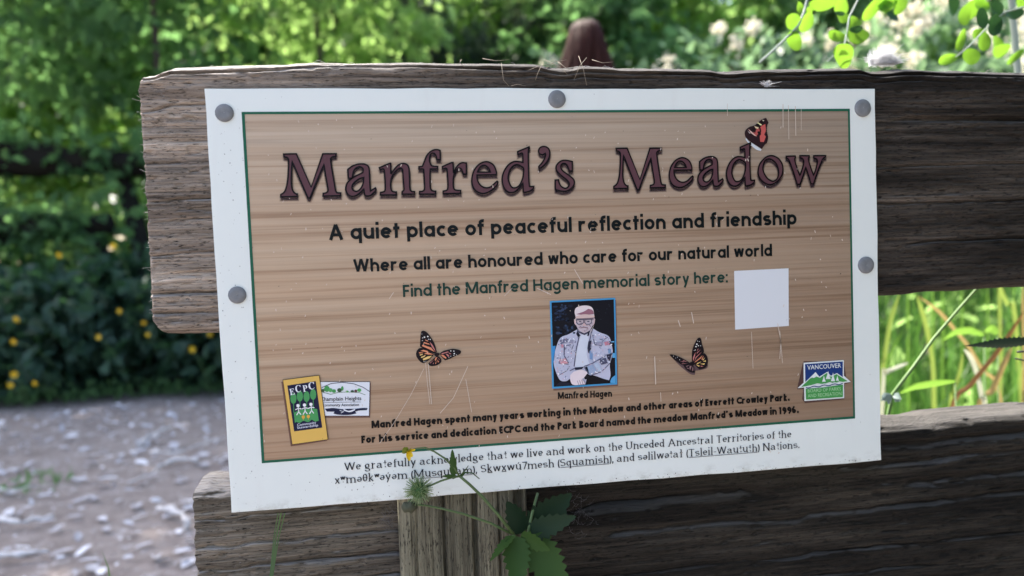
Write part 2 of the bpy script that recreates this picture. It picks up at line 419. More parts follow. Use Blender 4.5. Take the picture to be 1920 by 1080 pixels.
    if ch == 'W': L((h, C), (.26, h*.4)); L((.26, h*.4), (.46, C)); L((.46, C), (.66, h*.4)); L((.66, h*.4), (.92-h, C)); return st, sf, .92
    if ch == 'M': stem(h, 0, C, 'b', 'b'); stem(.74, 0, C, 'b', 'b'); L((h+.02, C), (.37+h/2, .06)); L((.37+h/2, .06), (.72, C)); return st, sf, .74+h
    if ch == 'N': stem(h, 0, C, 'b', 'b'); stem(.56, 0, C, 'b', 'b'); L((h, C), (.56, 0)); return st, sf, .56+h
    if ch == 'H': stem(h, 0, C, 'b', 'b'); stem(.54, 0, C, 'b', 'b'); L((h, C*.52), (.54, C*.52)); return st, sf, .54+h
    if ch == 'F': stem(h, 0, C, 'b', 'b'); L((h, C-h), (.40, C-h)); L((h, C*.5), (.37, C*.5)); return st, sf, .42
    if ch == 'E': stem(h, 0, C); L((h, C-h), (.40, C-h)); L((h, C*.5), (.38, C*.5)); L((h, h), (.40, h)); return st, sf, .42
    if ch == 'T': stem(.28, 0, C, 'b'); L((0, C-h*.6), (.56, C-h*.6)); return st, sf, .56
    if ch == 'P': stem(h, 0, C); L(*([(h, C-h), (.22, C-h)]+arc(.24, C*.72, .17, C*.28-h, 90, -90)+[(h, C*.44+h*.2)])); return st, sf, .41+h
    if ch == 'B': stem(h, 0, C); L(*([(h, C-h)]+arc(.22, C*.75, .15, C*.25-h, 90, -90)+[(h, C*.52)])); L(*([(h, C*.5)]+arc(.24, C*.26, .17, C*.26-h, 90, -90)+[(h, h)])); return st, sf, .41+h
    if ch == 'C': L(*arc(.32+h, C/2, .32, C/2-h, 45, 315)); return st, sf, .58
    if ch == 'S': rs = (C-w)/4; L(*(arc(.2+h, C-h-rs, .19, rs, 30, 255)+arc(.2+h, h+rs, .2, rs, 75, -150))); return st, sf, .4+w
    if ch == 'U': L(*([(h, C)]+arc(.27, .24, .27-h, .24-h, 180, 360)+[(.54-h, C)])); sf += [(h, C, 'b'), (.54-h, C, 'b')] if serif else []; return st, sf, .54
    if ch == 'θ': st.append((arc(.2, A/2, .2-h, A/2-h, 0, 346, 22), True)); L((h, A/2), (.4-h, A/2)); return st, sf, .4
    if ch == '7': L((0, C-h), (.4, C-h), (.16, 0)); return st, sf, .4
    if ch == '1': stem(.16, 0, C); L((.16, C), (.02, C-.14)); return st, sf, .22+h
    if ch in '96':
        s = [(arc(.24, C-.23, .24-h, .23-h, 0, 346, 20), True), ([(.48-h, C-.23), (.43, .28), (.20, 0)], False)]
        if ch == '6': s = [([(.48-x, C-y) for x, y in p], c) for p, c in s]
        return s, sf, .54
    if ch == '.': L((h*1.1, -.005), (h*1.1, w*1.05)); return st, sf, w*1.1
    if ch == ',': L((h*1.3, w), (h*1.2, 0), (h*.4, -w*1.1)); return st, sf, w*1.2
    if ch == ':': L((h, -.005), (h, w)); L((h, X-w), (h, X)); return st, sf, w
    if ch == '\u2019': L((h*1.2, A), (h*1.2, A-.11), (h*.5, A-.2)); return st, sf, w*1.3
    if ch == '-': L((0, .24), (.25, .24)); return st, sf, .25
    if ch == '(': L(*arc(.3, .25, .25, .47, 130, 230)); return st, sf, .14
    if ch == ')': L(*arc(-.15, .25, .25, .47, 50, -50)); return st, sf, .14
    raise KeyError(ch)
def lettering(name, text, p0, p1, cap, w, color, lv=4, serif=False, gap=.085, space=.27, thin=.035, marks=()):
    """text from px p0 to px p1 along the baseline; cap = capital height in px at p0; small letters after ^ are raised"""
    items = []; x = 0; und = []; ustart = None; i = 0
    while i < len(text):
        ch = text[i]; sc = 1; dy = 0
        if ch == '_':
            if ustart is None: ustart = x
            else: und.append((ustart, x-gap)); ustart = None
            i += 1; continue
        if ch == '^': i += 1; ch = text[i]; sc = .58; dy = .30
        dot = acc = low = False
        if ch == 'ʼ': dot = True; ch = 'y'
        if ch == 'ú': acc = True; ch = 'u'
        if ch in 'ḵẋ': low = True; ch = 'k' if ch == 'ḵ' else 'x'
        if ch == ' ': x += space; i += 1; continue
        st, sf, wd = glyph(ch, w, serif)
        if serif:
            lb = .05 if any(a < w*1.5 for a, b, k in sf) else 0; x += lb*sc; wd += .05 if any(a > wd-w*1.5 for a, b, k in sf) else 0
        for pts, cl in st: items.append(([(x+a*sc, dy+b*sc) for a, b in pts], cl, None))
        for a, b, k in sf:
            l = .062 if k in 'bl' else 0; r = .062 if k in 'br' else 0
            if k == 'l': r = 0.0
            items.append(([(x+(a-l-w*.4)*sc, dy+b*sc), (x+(a+r+w*.4)*sc, dy+b*sc)], False, thin*1.25))
        if acc: items.append(([(x+.17, .52), (x+.27, .66)], False, thin*1.6))
        if dot: items.append(([(x+.26, .66), (x+.22, .52)], False, thin*1.6))
        if low: items.append(([(x, -.06), (x+wd, -.06)], False, thin*1.6))
        x += wd*sc + (gap if sc == 1 else gap*.6); i += 1
    total = x-gap
    a = Vector(P(*p0)); b = Vector(P(*p1)); ex = (b-a)/total; n_ = Vector((-(b-a).y, (b-a).x)).normalized()
    capm = (Vector(P(p0[0], p0[1]-cap))-a).length; C = .66 if serif else .72
    ey = n_*capm/C; k = ex.length/ey.length
    inkk = Ink()
    for j, (pts, cl, ow) in enumerate(items):
        q = [tuple(a+ex*u+ey*v) for u, v in pts]
        m = ey.length
        if ow: ww = ow*m
        elif serif: ww = (lambda tt, m=m: m*(thin+(w-thin)*min(1, abs(tt.x*.22-tt.y*.98)**1.1)))
        else: ww = w*m*(.5+.5*min(1.1, k))
        inkk.ribbon(q, ww, color, lv+.25*(j % 4), cl)
    for u0, u1 in und: inkk.ribbon([tuple(a+ex*u0-ey*.1), tuple(a+ex*u1-ey*.1)], .045*ey.length, color, lv+1)
    return inkk.done(name)
K = (10,18,20)
lettering('text_line', 'A quiet place of peaceful reflection and friendship', (617,450.5), (1493,421), 29, .15, K, gap=.078)
lettering('text_line', 'Where all are honoured who care for our natural world', (663,510.5), (1447,480), 24.3, .148, K, gap=.072)
lettering('text_line', 'Find the Manfred Hagen memorial story here:', (756,557), (1364,529.5), 22.8, .132, (26,58,50), gap=.075)
B_ = (14,12,12)
lettering('text_line', 'Manfred Hagen spent many years working in the Meadow and other areas of Everett Crowley Park.', (697,803), (1480,751), 14.2, .20, B_, gap=.088, space=.23)
lettering('text_line', 'For his service and dedication ECPC and the Park Board named the meadow Manfred\u2019s Meadow in 1996.', (678,831), (1497,774), 14.2, .20, B_, gap=.088, space=.23)
lettering('text_line', 'Manfred Hagen', (1046,748), (1147,743.5), 12.6, .165, B_, gap=.09)
T_ = (34,36,44)
lettering('text_line', 'We gratefully acknowledge that we live and work on the Unceded Ancestral Territories of the', (646,882), (1483,819.5), 14.5, .098, T_, serif=True, gap=.075, space=.25)
lettering('text_line', 'x^wməθk^wəʼəm (_Musqueam_), Sḵwẋwú7mesh (_Squamish_), and səlilwətaɬ (_Tsleil-Waututh_) Nations.', (628,907), (1498,839.5), 14.5, .098, T_, serif=True, gap=.075, space=.25)

# --- carved-looking title letters: brown face, black outline, printed shade below
GL = {}
z = lambda o, *loops: [[(o[0]+x/9.394, o[1]+y/9.394) for x, y in l] for l in loops]
Mz = [(160,135),(385,130),(645,715),(850,130),(1085,128),(1080,172),(1025,182),(995,205),(990,240),(1010,390),(1045,600),(1075,770),(1100,815),(1165,818),(1162,865),(855,872),(858,825),(905,815),(935,790),(940,740),(915,600),(885,420),(870,312),(740,620),(625,905),(590,905),(450,585),(312,258),(303,400),(296,600),(303,700),(325,780),(370,830),(403,835),(400,880),(112,885),(112,845),(160,815),(195,760),(230,620),(245,420),(248,260),(240,215),(215,190),(170,180)]
az = [[(115,450),(200,390),(300,358),(400,355),(465,385),(492,440),(497,560),(512,832),(560,800),(600,775),(612,800),(600,830),(560,870),(510,910),(440,915),(410,890),(397,795),(330,860),(260,910),(190,925),(130,900),(90,840),(80,780),(100,700),(150,640),(230,580),(330,530),(380,505),(385,450),(360,415),(310,405),(255,430),(215,490),(195,590),(190,605),(125,605)],
      [(395,595),(330,610),(250,660),(200,720),(190,770),(215,820),(270,835),(320,810),(365,750),(390,670)]]
nz = [(670,420),(850,345),(870,350),(872,520),(880,525),(940,440),(1010,370),(1090,345),(1160,370),(1190,430),(1200,560),(1205,740),(1215,810),(1245,840),(1290,840),(1288,885),(1070,885),(1072,840),(1100,815),(1100,740),(1085,560),(1080,460),(1055,430),(1010,435),(950,490),(900,560),(875,640),(870,740),(885,820),(920,845),(970,848),(965,898),(690,900),(690,855),(740,845),(770,820),(775,740),(765,560),(755,460),(735,440),(680,455)]
fz = [(145,450),(205,445),(240,360),(280,260),(340,190),(410,155),(470,150),(518,165),(522,325),(460,325),(450,270),(425,225),(385,210),(345,240),(330,310),(340,380),(365,425),(395,440),(475,445),(472,488),(345,490),(340,600),(345,800),(365,860),(400,878),(440,880),(435,930),(155,932),(158,885),(210,880),(240,850),(245,780),(235,600),(228,500),(210,490),(145,492)]
rz = [(555,450),(700,385),(745,375),(752,550),(765,550),(790,480),(840,415),(900,380),(980,385),(980,580),(925,580),(905,520),(880,480),(840,475),(795,520),(760,600),(748,700),(755,820),(790,860),(880,868),(878,915),(572,925),(572,878),(620,868),(650,840),(655,740),(645,560),(635,490),(615,475),(560,490)]
ez = [[(568,590),(565,530),(530,440),(470,385),(390,362),(300,385),(220,450),(160,550),(135,680),(145,770),(185,850),(250,900),(340,920),(430,895),(510,840),(575,775),(595,720),(580,705),(545,735),(480,795),(400,822),(320,800),(260,740),(230,660),(225,595)],
      [(235,545),(265,480),(310,435),(355,425),(400,445),(440,490),(462,545)]]
dz = [[(940,185),(1145,100),(1148,130),(1130,150),(1130,400),(1140,680),(1150,795),(1180,800),(1225,795),(1215,835),(1150,880),(1050,905),(1040,880),(1035,735),(970,820),(890,890),(810,905),(740,870),(690,790),(670,690),(680,590),(730,480),(800,400),(880,360),(960,360),(1035,375),(1030,230),(1010,210),(945,235)],
      [(1045,480),(1000,440),(930,412),(860,440),(800,520),(775,640),(790,720),(830,800),(880,822),(940,805),(990,750),(1030,650),(1045,560)]]
qz = [(290,130),(330,100),(390,95),(450,130),(475,200),(460,290),(410,380),(340,450),(285,482),(282,445),(330,390),(375,320),(400,250),(395,215),(340,240),(290,215),(275,175)]
sz = [(870,525),(815,525),(800,470),(765,410),(720,390),(680,410),(668,460),(700,520),(780,580),(860,640),(900,690),(905,740),(880,800),(820,855),(750,880),(680,880),(620,865),(570,850),(568,685),(630,680),(640,740),(680,800),(740,830),(790,810),(815,765),(805,720),(760,670),(680,610),(610,540),(585,490),(590,430),(640,370),(700,340),(780,340),(870,360)]
oz = [[(410,350),(480,360),(560,410),(615,500),(628,600),(610,690),(560,770),(490,830),(410,858),(330,840),(250,780),(200,700),(190,620),(215,510),(270,430),(340,370)],[(390,405),(450,430),(510,490),(545,580),(550,680),(520,760),(460,798),(400,780),(340,730),(290,640),(275,550),(300,460),(340,415)]]
wz = [(685,360),(845,355),(848,385),(835,410),(850,480),(885,590),(925,700),(965,590),(995,470),(985,420),(960,395),(925,385),(925,350),(1090,350),(1090,380),(1075,400),(1090,470),(1125,580),(1168,695),(1205,590),(1235,460),(1225,410),(1170,390),(1170,350),(1380,348),(1378,375),(1340,395),(1300,470),(1240,620),(1165,845),(1125,848),(1080,700),(1030,550),(985,690),(930,850),(880,855),(830,690),(770,520),(735,430),(710,400),(685,390)]
def remap(loops, box, to):
    x0, y0, x1, y1 = box; a0, b0, a1, b1 = to
    return [[(a0+(x-x0)*(a1-a0)/(x1-x0), b0+(y-y0)*(b1-b0)/(y1-y0)) for x, y in l] for l in loops]
msh = mat('ink_shade', lin(58,42,56), .5, .1); _t = NT(msh); _tr = _t.n('ShaderNodeBsdfTransparent'); _ms = _t.n('ShaderNodeMixShader'); _ms.inputs[0].default_value = .80; _t.l(_t.b.outputs[0], _ms.inputs[1]); _t.l(_tr.outputs[0], _ms.inputs[2]); _t.l(_ms.outputs[0], _t.o.inputs[0])
_pal['shade'] = msh
title = [z((515,275), Mz), z((640,270), *az), z((640,270), nz), z((770,265), fz), z((770,265), rz), z((870,265), *ez), z((870,265), *dz), z((980,265), qz), z((980,265), sz),
         z((1140,265), *remap([Mz], (112,128,1165,905), (95,122,1003,853))),
         z((1250,255), *remap(ez, (135,362,595,920), (38,385,460,910))), z((1250,255), *remap(az, (80,355,612,925), (540,368,985,895))),
         z((1250,255), *remap(dz, (670,100,1225,905), (1045,122,1539,885))), z((1400,255), *oz), z((1400,255), wz)]
ti = Ink()
for li_, loops in enumerate(title):
    if li_ == 9: ti.done('title_word'); ti = Ink()
    L = [smoothloop(l) for l in loops]
    for k, (dy, wd_) in enumerate(((7.2, 0), (6.4, .0012), (5.4, .0022), (4.6, .0008))):
        sh = [[P(x+.5, y+dy) for x, y in l] for l in L]
        ti.poly(sh, 'shade', 3+.3*k)
        if wd_:
            for l in sh: ti.ribbon(l, wd_, 'shade', 3.15+.3*k, True)
    up_ = [[P(x, y) for x, y in l] for l in L]
    ti.poly(up_, (90,60,66), 6)
    for l in up_: ti.ribbon(l, .00098, (8,3,6), 7, True)
ti.done('title_word')

# --- butterflies
OR, YE, PK, BK, WH = (214,138,104), (224,190,120), (190,122,118), (22,14,20), (226,224,222)
def butterfly(o, sc, wings, body, shade=None):
    k = Ink()
    if shade: k.px(shade, (96,76,78), 4, sc, o, smooth=True)
    for j, (outline, cells, col, dots) in enumerate(wings):
        k.px(outline, BK, 5+j*.5, sc, o, smooth=True)
        for i, cl in enumerate(cells):
            k.px(cl, col[i % len(col)], 8+.3*(i % 3), sc, o, smooth=False)
        for d in dots: k.ell(d[0], d[1], d[2] if len(d) > 2 else 11, (d[2] if len(d) > 2 else 11)*.9, WH, 9, sc, o, 8)
    k.ell(*body[:4], BK, 10, sc, o, rot=body[4])
    return k.done('butterfly_print')
butterfly((770,610), 12, [
  ([(590,600),(540,420),(470,290),(380,170),(300,120),(240,130),(220,220),(215,340),(210,470),(250,500),(400,570),(530,640)],
   [[(430,365),(500,450),(570,600),(520,540),(455,440)],[(300,370),(410,405),(430,435),(290,398)],[(265,430),(460,495),(540,595),(450,550),(255,462)],[(325,315),(395,345),(390,360),(335,340)]], [PK,OR,OR,OR],
   [(310,262,19),(385,248,18),(268,280),(440,312,13),(400,310),(262,340,9),(250,190,8)]),
  ([(530,650),(400,570),(270,510),(190,515),(140,570),(120,640),(140,720),(220,820),(290,850),(380,800),(480,710)],
   [[(520,650),(380,600),(300,635),(400,655)],[(480,680),(380,695),(270,750),(290,785),(420,740)],[(290,545),(400,580),(370,605),(220,570)],[(180,600),(290,610),(200,632)],[(200,655),(275,632),(265,660),(210,678)],[(225,710),(340,662),(315,700),(240,732)]], [OR,YE,OR,OR,YE,YE], [(300,812,10),(340,800,8)]),
  ([(650,640),(720,580),(860,540),(960,525),(1090,550),(1135,585),(1110,640),(1000,690),(880,750),(770,785),(690,700)],
   [[(690,625),(850,582),(840,605),(700,645)],[(670,655),(740,662),(805,725),(790,748),(730,712)],[(780,632),(830,642),(872,690),(840,702)],[(840,602),(920,640),(880,645)]], [PK,OR,PK,PK], [(980,630,17),(970,575,14),(970,670),(900,570,14),(1030,660,9),(900,690,9),(860,720,8)]),
  ([(580,690),(500,760),(400,850),(400,890),(480,915),(600,890),(680,830),(690,770),(640,700)],
   [[(560,715),(600,715),(560,795),(540,770)],[(610,720),(665,780),(640,765)],[(520,770),(450,845),(420,850)],[(580,780),(570,862),(550,862)],[(600,760),(635,820),(610,832)],[(500,845),(530,835),(505,870)]], [OR,PK,PK,OR], [])],
  (590,650,62,38,-.2))
butterfly((1245,620), 12, [
  ([(620,700),(620,500),(650,360),(710,230),(760,165),(800,155),(830,190),(850,300),(890,430),(870,520),(760,620),(660,720)],
   [[(695,480),(685,560),(645,690),(640,600)],[(850,460),(720,600),(670,690),(700,590)],[(815,415),(720,525),(728,490)],[(770,395),(728,465),(738,420)]], [PK,PK,PK,PK], [(725,300,18),(705,355,17),(760,335,14),(690,430),(780,240,9),(740,230,9),(810,335,9),(665,440,8)]),
  ([(660,720),(780,610),(890,500),(950,550),(980,650),(970,760),(910,840),(790,870),(730,820)],
   [[(670,710),(800,600),(855,548),(820,615),(700,702)],[(720,730),(835,688),(740,752)],[(880,555),(825,640),(855,650)],[(910,600),(850,655),(875,665)],[(860,690),(925,660),(930,695)],[(800,740),(905,728),(890,765)],[(700,752),(792,785),(770,808)],[(808,785),(878,795),(820,808)]], [OR,YE,OR,YE,YE,YE,YE,PK], []),
  ([(600,740),(500,670),(350,590),(220,540),(130,530),(120,550),(200,630),(320,720),(430,780),(560,770)],
   [[(410,650),(515,700),(430,685)],[(350,688),(430,688),(430,708)],[(380,735),(525,728),(400,748)]], [(160,110,110)], [(200,570,8),(290,590,9),(340,650,9),(250,610,7)]),
  ([(600,750),(430,780),(480,860),(580,930),(680,945),(690,870),(650,790)],
   [[(475,795),(580,765),(500,805)],[(490,828),(540,838),(540,862)],[(570,790),(605,785),(575,890),(560,830)],[(620,785),(642,880),(622,912)],[(650,800),(668,860),(660,912)]], [(150,116,118)], [])],
  (620,735,55,34,.5), shade=[(140,560),(300,740),(460,880),(600,980),(690,990),(700,900),(840,880),(960,840),(990,760),(700,740),(500,720)])
k = Ink(); o = (1380,200); sc = 10.8
k.px([(190,630),(260,715),(310,735),(510,870),(490,900),(400,870),(310,800),(200,690)], (206,212,216), 5, sc, o, smooth=True)
k.px([(600,230),(650,330),(620,390),(610,480),(625,560),(640,620),(620,720),(560,790),(515,860),(420,800),(310,730),(190,630),(170,510),(250,420),(370,380),(430,330),(520,260)], (44,26,30), 6, sc, o, smooth=True)
k.px([(530,380),(580,360),(592,480),(560,570),(592,610),(550,720),(480,715),(470,600),(500,500),(480,420)], (192,92,86), 7, sc, o, smooth=True)
k.px([(395,460),(455,440),(475,520),(430,560),(400,605),(330,520),(380,535)], (176,84,80), 7.3, sc, o, smooth=True)
for p, c_ in (([(430,322),(512,368),(495,390),(415,345)], (226,218,160)), ([(355,400),(445,425),(430,455),(390,445)], (226,200,160)), ([(520,270),(562,288),(535,302)], (220,214,190)), ([(230,455),(315,520),(405,605),(360,592),(290,540)], (216,178,164)), ([(215,490),(285,545),(262,548)], (206,190,184))): k.px(p, c_, 8, sc, o)
for x, y, r_ in ((450,530,32),(425,375,34),(340,468,30),(520,325,26),(470,560,24)): k.ell(x, y, r_, r_*.85, (26,20,20), 9, sc, o)
for i in range(9): k.ell(608-6*math.sin(i), 400+i*42, 14, 9, (30,18,22), 8.5, sc, o, 6)
k.done('butterfly_print')

# --- the framed portrait of an older man in cap and patchwork jacket
k = Ink(); o = (980,540); sc = 4.908
q = lambda l, c_, lv, s=True, h=(): k.px(l, c_, lv, sc, o, holes=h, smooth=s)
q([(258,140),(858,110),(876,900),(282,942)], (112,86,76), 3, False)
q([(248,120),(850,90),(868,886),(270,926)], (70,150,200), 4, False)
q([(264,134),(836,105),(852,872),(285,908)], (14,16,26), 5, False)
for i in range(60):
    x = 290+abs(random.gauss(0, 1))*90; y = random.uniform(140, 420)
    if x < 480: k.ell(x, y, random.uniform(8, 26), random.uniform(6, 18), random.choice([(34,48,72),(26,36,56),(48,64,92),(22,30,46)]), 6+.1*(i % 5), sc, o, 6)
for i in range(8): k.ell(random.uniform(670, 825), random.uniform(130, 380), 9, 5, (30,34,46), 6, sc, o, 6)
q([(272,535),(300,530),(290,640),(278,700)], (62,140,200), 6); q([(800,490),(840,488),(840,498),(803,500)], (110,170,210), 6, False); q([(800,600),(845,596),(846,640),(822,640),(822,612),(800,612)], (96,170,216), 6, False); q([(815,830),(850,800),(850,872),(800,872)], (84,160,210), 6)
JA, JS, ME = (190,192,212), (150,150,172), (176,172,190)
q([(500,380),(420,425),(345,458),(308,540),(285,640),(288,720),(320,810),(350,852),(400,855),(430,835),(470,890),(575,885),(590,820),(640,800),(790,852),(806,800),(800,700),(826,600),(812,500),(785,440),(700,405),(640,368),(570,430)], JA, 6)
q([(318,880),(350,862),(430,870),(440,890),(300,905)], (30,32,48), 6.4); q([(590,830),(650,812),(800,850),(805,872),(590,884)], (14,14,22), 7)
q([(528,430),(606,405),(600,500),(588,610),(612,700),(545,735),(480,722),(486,620),(508,520)], (206,212,226), 7)
q([(475,225),(485,185),(530,164),(600,162),(642,190),(657,262),(620,268),(488,272)], (226,214,214), 9)
q([(488,240),(560,215),(600,190),(640,205),(652,240),(560,246)], (150,104,118), 10); q([(480,262),(560,240),(655,252),(656,268),(560,276),(488,278)], (212,186,180), 11)
q([(480,275),(655,270),(660,300),(640,345),(610,392),(562,416),(515,388),(488,335)], (196,182,190), 8)
q([(470,285),(486,290),(490,345),(474,325)], (216,190,190), 8.4); q([(655,280),(664,285),(655,330),(642,345)], (206,178,180), 8.4)
for cx_ in (525, 600): k.line([(cx_-34,290),(cx_+30,286),(cx_+30,318),(cx_+10,332),(cx_-20,332),(cx_-34,316)], 7, (84,86,104), 11, sc, o, closed=True); k.ell(cx_, 306, 12, 5, (70,70,86), 10.5, sc, o)
q([(490,280),(650,272),(648,290),(492,296)], (120,104,112), 10); q([(556,300),(570,298),(580,345),(548,348)], (206,176,176), 10)
k.line([(528,366),(560,360),(596,364)], 6, (120,84,92), 10, sc, o); q([(505,392),(560,418),(620,388),(610,408),(565,432),(520,412)], (58,60,84), 9)
q([(500,395),(530,438),(505,450),(488,420)], (40,42,62), 9); q([(598,400),(612,400),(606,440),(590,440)], (40,42,62), 9)
for l, w_ in (([(500,385),(515,450),(490,560),(470,720)], 9), ([(640,370),(615,470),(600,560),(630,640)], 9), ([(380,540),(378,620),(420,690)], 9), ([(420,470),(350,490),(360,535),(440,520)], 6), ([(640,430),(660,520),(720,530),(740,470)], 7), ([(345,640),(330,690),(420,700)], 6), ([(560,720),(640,690),(760,620)], 7), ([(430,760),(470,740),(540,740)], 8), ([(600,800),(630,800),(720,770),(800,690)], 6), ([(330,800),(400,760),(430,720)], 5), ([(780,450),(750,470),(700,470)], 5), ([(440,600),(450,560),(465,520)], 5)): k.line(l, w_, (84,84,108), 9, sc, o)
for l, c_ in (([(335,480),(405,460),(410,495),(345,515)], (110,112,136)), ([(415,480),(465,475),(460,510),(420,505)], JS), ([(345,520),(372,515),(372,545),(350,548)], (196,140,156)), ([(330,660),(390,645),(415,690),(350,700)], (206,150,160)), ([(600,490),(630,480),(625,560),(600,600),(592,550)], (44,46,66)), ([(665,500),(735,490),(735,525),(680,528)], JS), ([(745,495),(790,488),(795,520),(755,528)], (198,130,146)), ([(790,485),(812,500),(815,525),(795,520)], (60,62,84)), ([(690,660),(760,640),(780,690),(720,705)], (78,80,104)), ([(765,610),(815,605),(800,670),(780,660)], (44,46,66)), ([(570,730),(640,700),(680,770),(620,800)], (150,168,196)), ([(560,730),(590,720),(610,790),(590,780)], (86,90,116)), ([(650,690),(690,690),(720,750),(690,770)], (182,196,216)), ([(780,560),(810,560),(808,600),(785,600)], (120,150,186)), ([(612,570),(640,600),(640,660),(612,650)], (120,150,190)), ([(475,730),(560,722),(540,745),(480,752)], (40,42,60))): q(l, c_, 10, False)
def inside(x, y, l):
    r_ = False
    for i in range(len(l)):
        (x0, y0), (x1, y1) = l[i-1], l[i]
        if (y0 > y) != (y1 > y) and x < (x1-x0)*(y-y0)/(y1-y0)+x0: r_ = not r_
    return r_
JL = [(500,390),(420,430),(345,462),(312,540),(290,640),(294,720),(324,805),(352,846),(400,850),(430,760),(470,690),(500,480)]; JR = [(620,430),(640,375),(700,410),(785,445),(808,500),(820,600),(796,700),(730,770),(620,800),(600,720),(625,600)]
for i in range(420):
    x, y = random.uniform(290, 825), random.uniform(380, 850)
    if inside(x, y, JL) or inside(x, y, JR):
        k.ell(x, y, random.uniform(3, 13), random.uniform(2, 6), random.choice([(240,240,246),(236,234,242),(190,190,206),(160,160,182),(206,176,188),(180,192,216),(120,122,146)]), 10.4+.1*(i % 8), sc, o, 6, random.uniform(0, 3))
for i in range(40):
    x, y = random.uniform(488, 640), random.uniform(285, 395)
    k.ell(x, y, random.uniform(4, 12), random.uniform(3, 6), random.choice([(228,212,214),(170,146,152),(196,176,180),(150,128,138)]), 8.7+.05*(i % 5), sc, o, 6)
q([(432,800),(470,765),(540,748),(590,770),(588,808),(540,835),(575,880),(470,890),(438,860)], (226,212,216), 11)
for i in range(4): k.line([(498+i*20,850-i*4),(512+i*20,886)], 4, (130,112,124), 12, sc, o)
q([(590,785),(612,800),(604,830),(570,840),(560,822)], (20,20,30), 11.5)
k.done('portrait_photo')

# --- white card beside the text
k = Ink(); k.px([(1376,508),(1478,503),(1478.5,611),(1378,618)], (214,218,222), 3); k.done('white_card')

# --- emblems
def type_px(k, body, p0, p1, cap, c_, lv, bold=.0, serif=False):
    """a line of upright type from the built-in typeface, px p0 to p1"""
    cu = bpy.data.curves.new('t', 'FONT'); cu.body = body; cu.size = 1; cu.offset = bold; cu.resolution_u = 2
    ob = bpy.data.objects.new('t', cu); COL.objects.link(ob)
    me = bpy.data.meshes.new_from_object(ob.evaluated_get(bpy.context.evaluated_depsgraph_get()))
    vs = [v.co.copy() for v in me.vertices]; fs = [tuple(p.vertices) for p in me.polygons]
    x0 = min(v.x for v in vs); x1 = max(v.x for v in vs); ca = .727
    a = Vector(P(*p0)); b = Vector(P(*p1)); ex = (b-a)/(x1-x0); n_ = Vector((-(b-a).y, (b-a).x)).normalized()
    ey = n_*(Vector(P(p0[0], p0[1]-cap))-a).length/ca
    pts = [a+ex*(v.x-x0)+ey*v.y for v in vs]; h = -lv*k.H
    k.mb.add([(p.x, h, p.y+ZS) for p in pts], fs, k.mi(c_))
    bpy.data.objects.remove(ob); bpy.data.meshes.remove(me); bpy.data.curves.remove(cu)
o = (500,600); sc = 4.155
Z = lambda x, y: (o[0]+x/sc, o[1]+y/sc)
k = Ink(); CW = (222,226,232); NV = (28,34,62)
k.px([(420,490),(812,490),(806,760),(455,762)], (112,86,76), 3, sc, o); k.px([(418,478),(807,478),(801,748),(455,748)], (36,34,40), 4, sc, o); k.px([(420,482),(803,482),(797,744),(457,744)], CW, 4.5, sc, o)
k.line([(430,525),(500,495),(590,484),(680,496),(750,522),(803,556)], 5, (40,44,60), 5.5, sc, o)
k.line([(436,560),(500,578),(560,562),(640,560),(720,564),(770,582)], 4, (60,110,70), 5.5, sc, o)
for x, y, a_, b_, c_ in ((470,535,22,24,(74,150,84)),(498,545,16,16,(90,164,96)),(525,552,16,14,(74,150,84)),(440,548,12,14,(60,90,60)),(568,545,18,16,(60,84,62)),(590,532,10,18,(74,150,84)),(628,556,12,8,(90,164,96)),(668,554,14,10,(60,84,62)),(695,552,12,12,(100,70,70)),(722,545,16,14,(90,170,96))): k.ell(x, y, a_, b_, c_, 6+.1*(int(x) % 5), sc, o)
type_px(k, 'Champlain Heights', Z(418,630), Z(738,622), 31/sc, (22,22,30), 6, .012)
k.line([(445,641),(735,637)], 3, (60,60,70), 6, sc, o)
type_px(k, 'Community Association', Z(432,672), Z(720,668), 22/sc, (22,22,30), 6, .014)
k.px([(455,690),(520,684),(580,692),(640,690),(690,690),(740,684),(788,684),(780,700),(720,704),(690,712),(700,726),(640,738),(560,736),(520,726),(530,712),(470,712)], NV, 6, sc, o, smooth=True)
k.px([(600,690),(640,705),(690,690),(690,700),(650,716),(600,704)], CW, 7, sc, o, smooth=True); k.line([(570,702),(600,712),(580,722)], 5, CW, 7, sc, o)
k.done('community_emblem')
k = Ink(); GN = (74,150,88)
k.px([(116,480),(416,446),(470,938),(190,982)], (112,82,70), 7.5, sc, o)
k.px([(126,463),(412,426),(482,929),(199,970)], (60,48,40), 8, sc, o); k.px([(131,467),(409,431),(477,926),(203,965)], (218,178,92), 8.5, sc, o)
k.px([(163,508),(384,474),(435,835),(216,865)], (26,28,58), 9, sc, o)
for i, x in enumerate((211, 261, 313, 364)):
    y = 608-i*7
    k.ell(x, y-10 if i % 2 else y, 24, 42, GN, 10, sc, o); k.line([(x,y+30),(x+4,y+110)], 5, GN, 10.3, sc, o)
k.px([(214,720),(255,700),(300,692),(345,685),(395,690),(408,780),(380,790),(355,772),(325,792),(290,782),(260,800),(235,790),(222,798)], GN, 10.6, sc, o, smooth=True)
for i, x in enumerate((250, 300, 350)):
    y = 664-i*5
    k.ell(x-3, y, 13, 13, (236,236,240), 11.5, sc, o)
    for l in ([(x,y+14),(x+2,y+48)], [(x-24,y+32),(x,y+20),(x+24,y+26)], [(x+2,y+46),(x-14,y+74)], [(x+2,y+46),(x+20,y+70)]): k.line(l, 7, (236,236,240), 11.7, sc, o)
for x, y in ((288,752),(327,748)):
    k.ell(x, y, 13, 13, (222,168,74), 11.5, sc, o); k.line([(x,y+8),(x,y+24)], 4, (222,168,74), 11.6, sc, o)
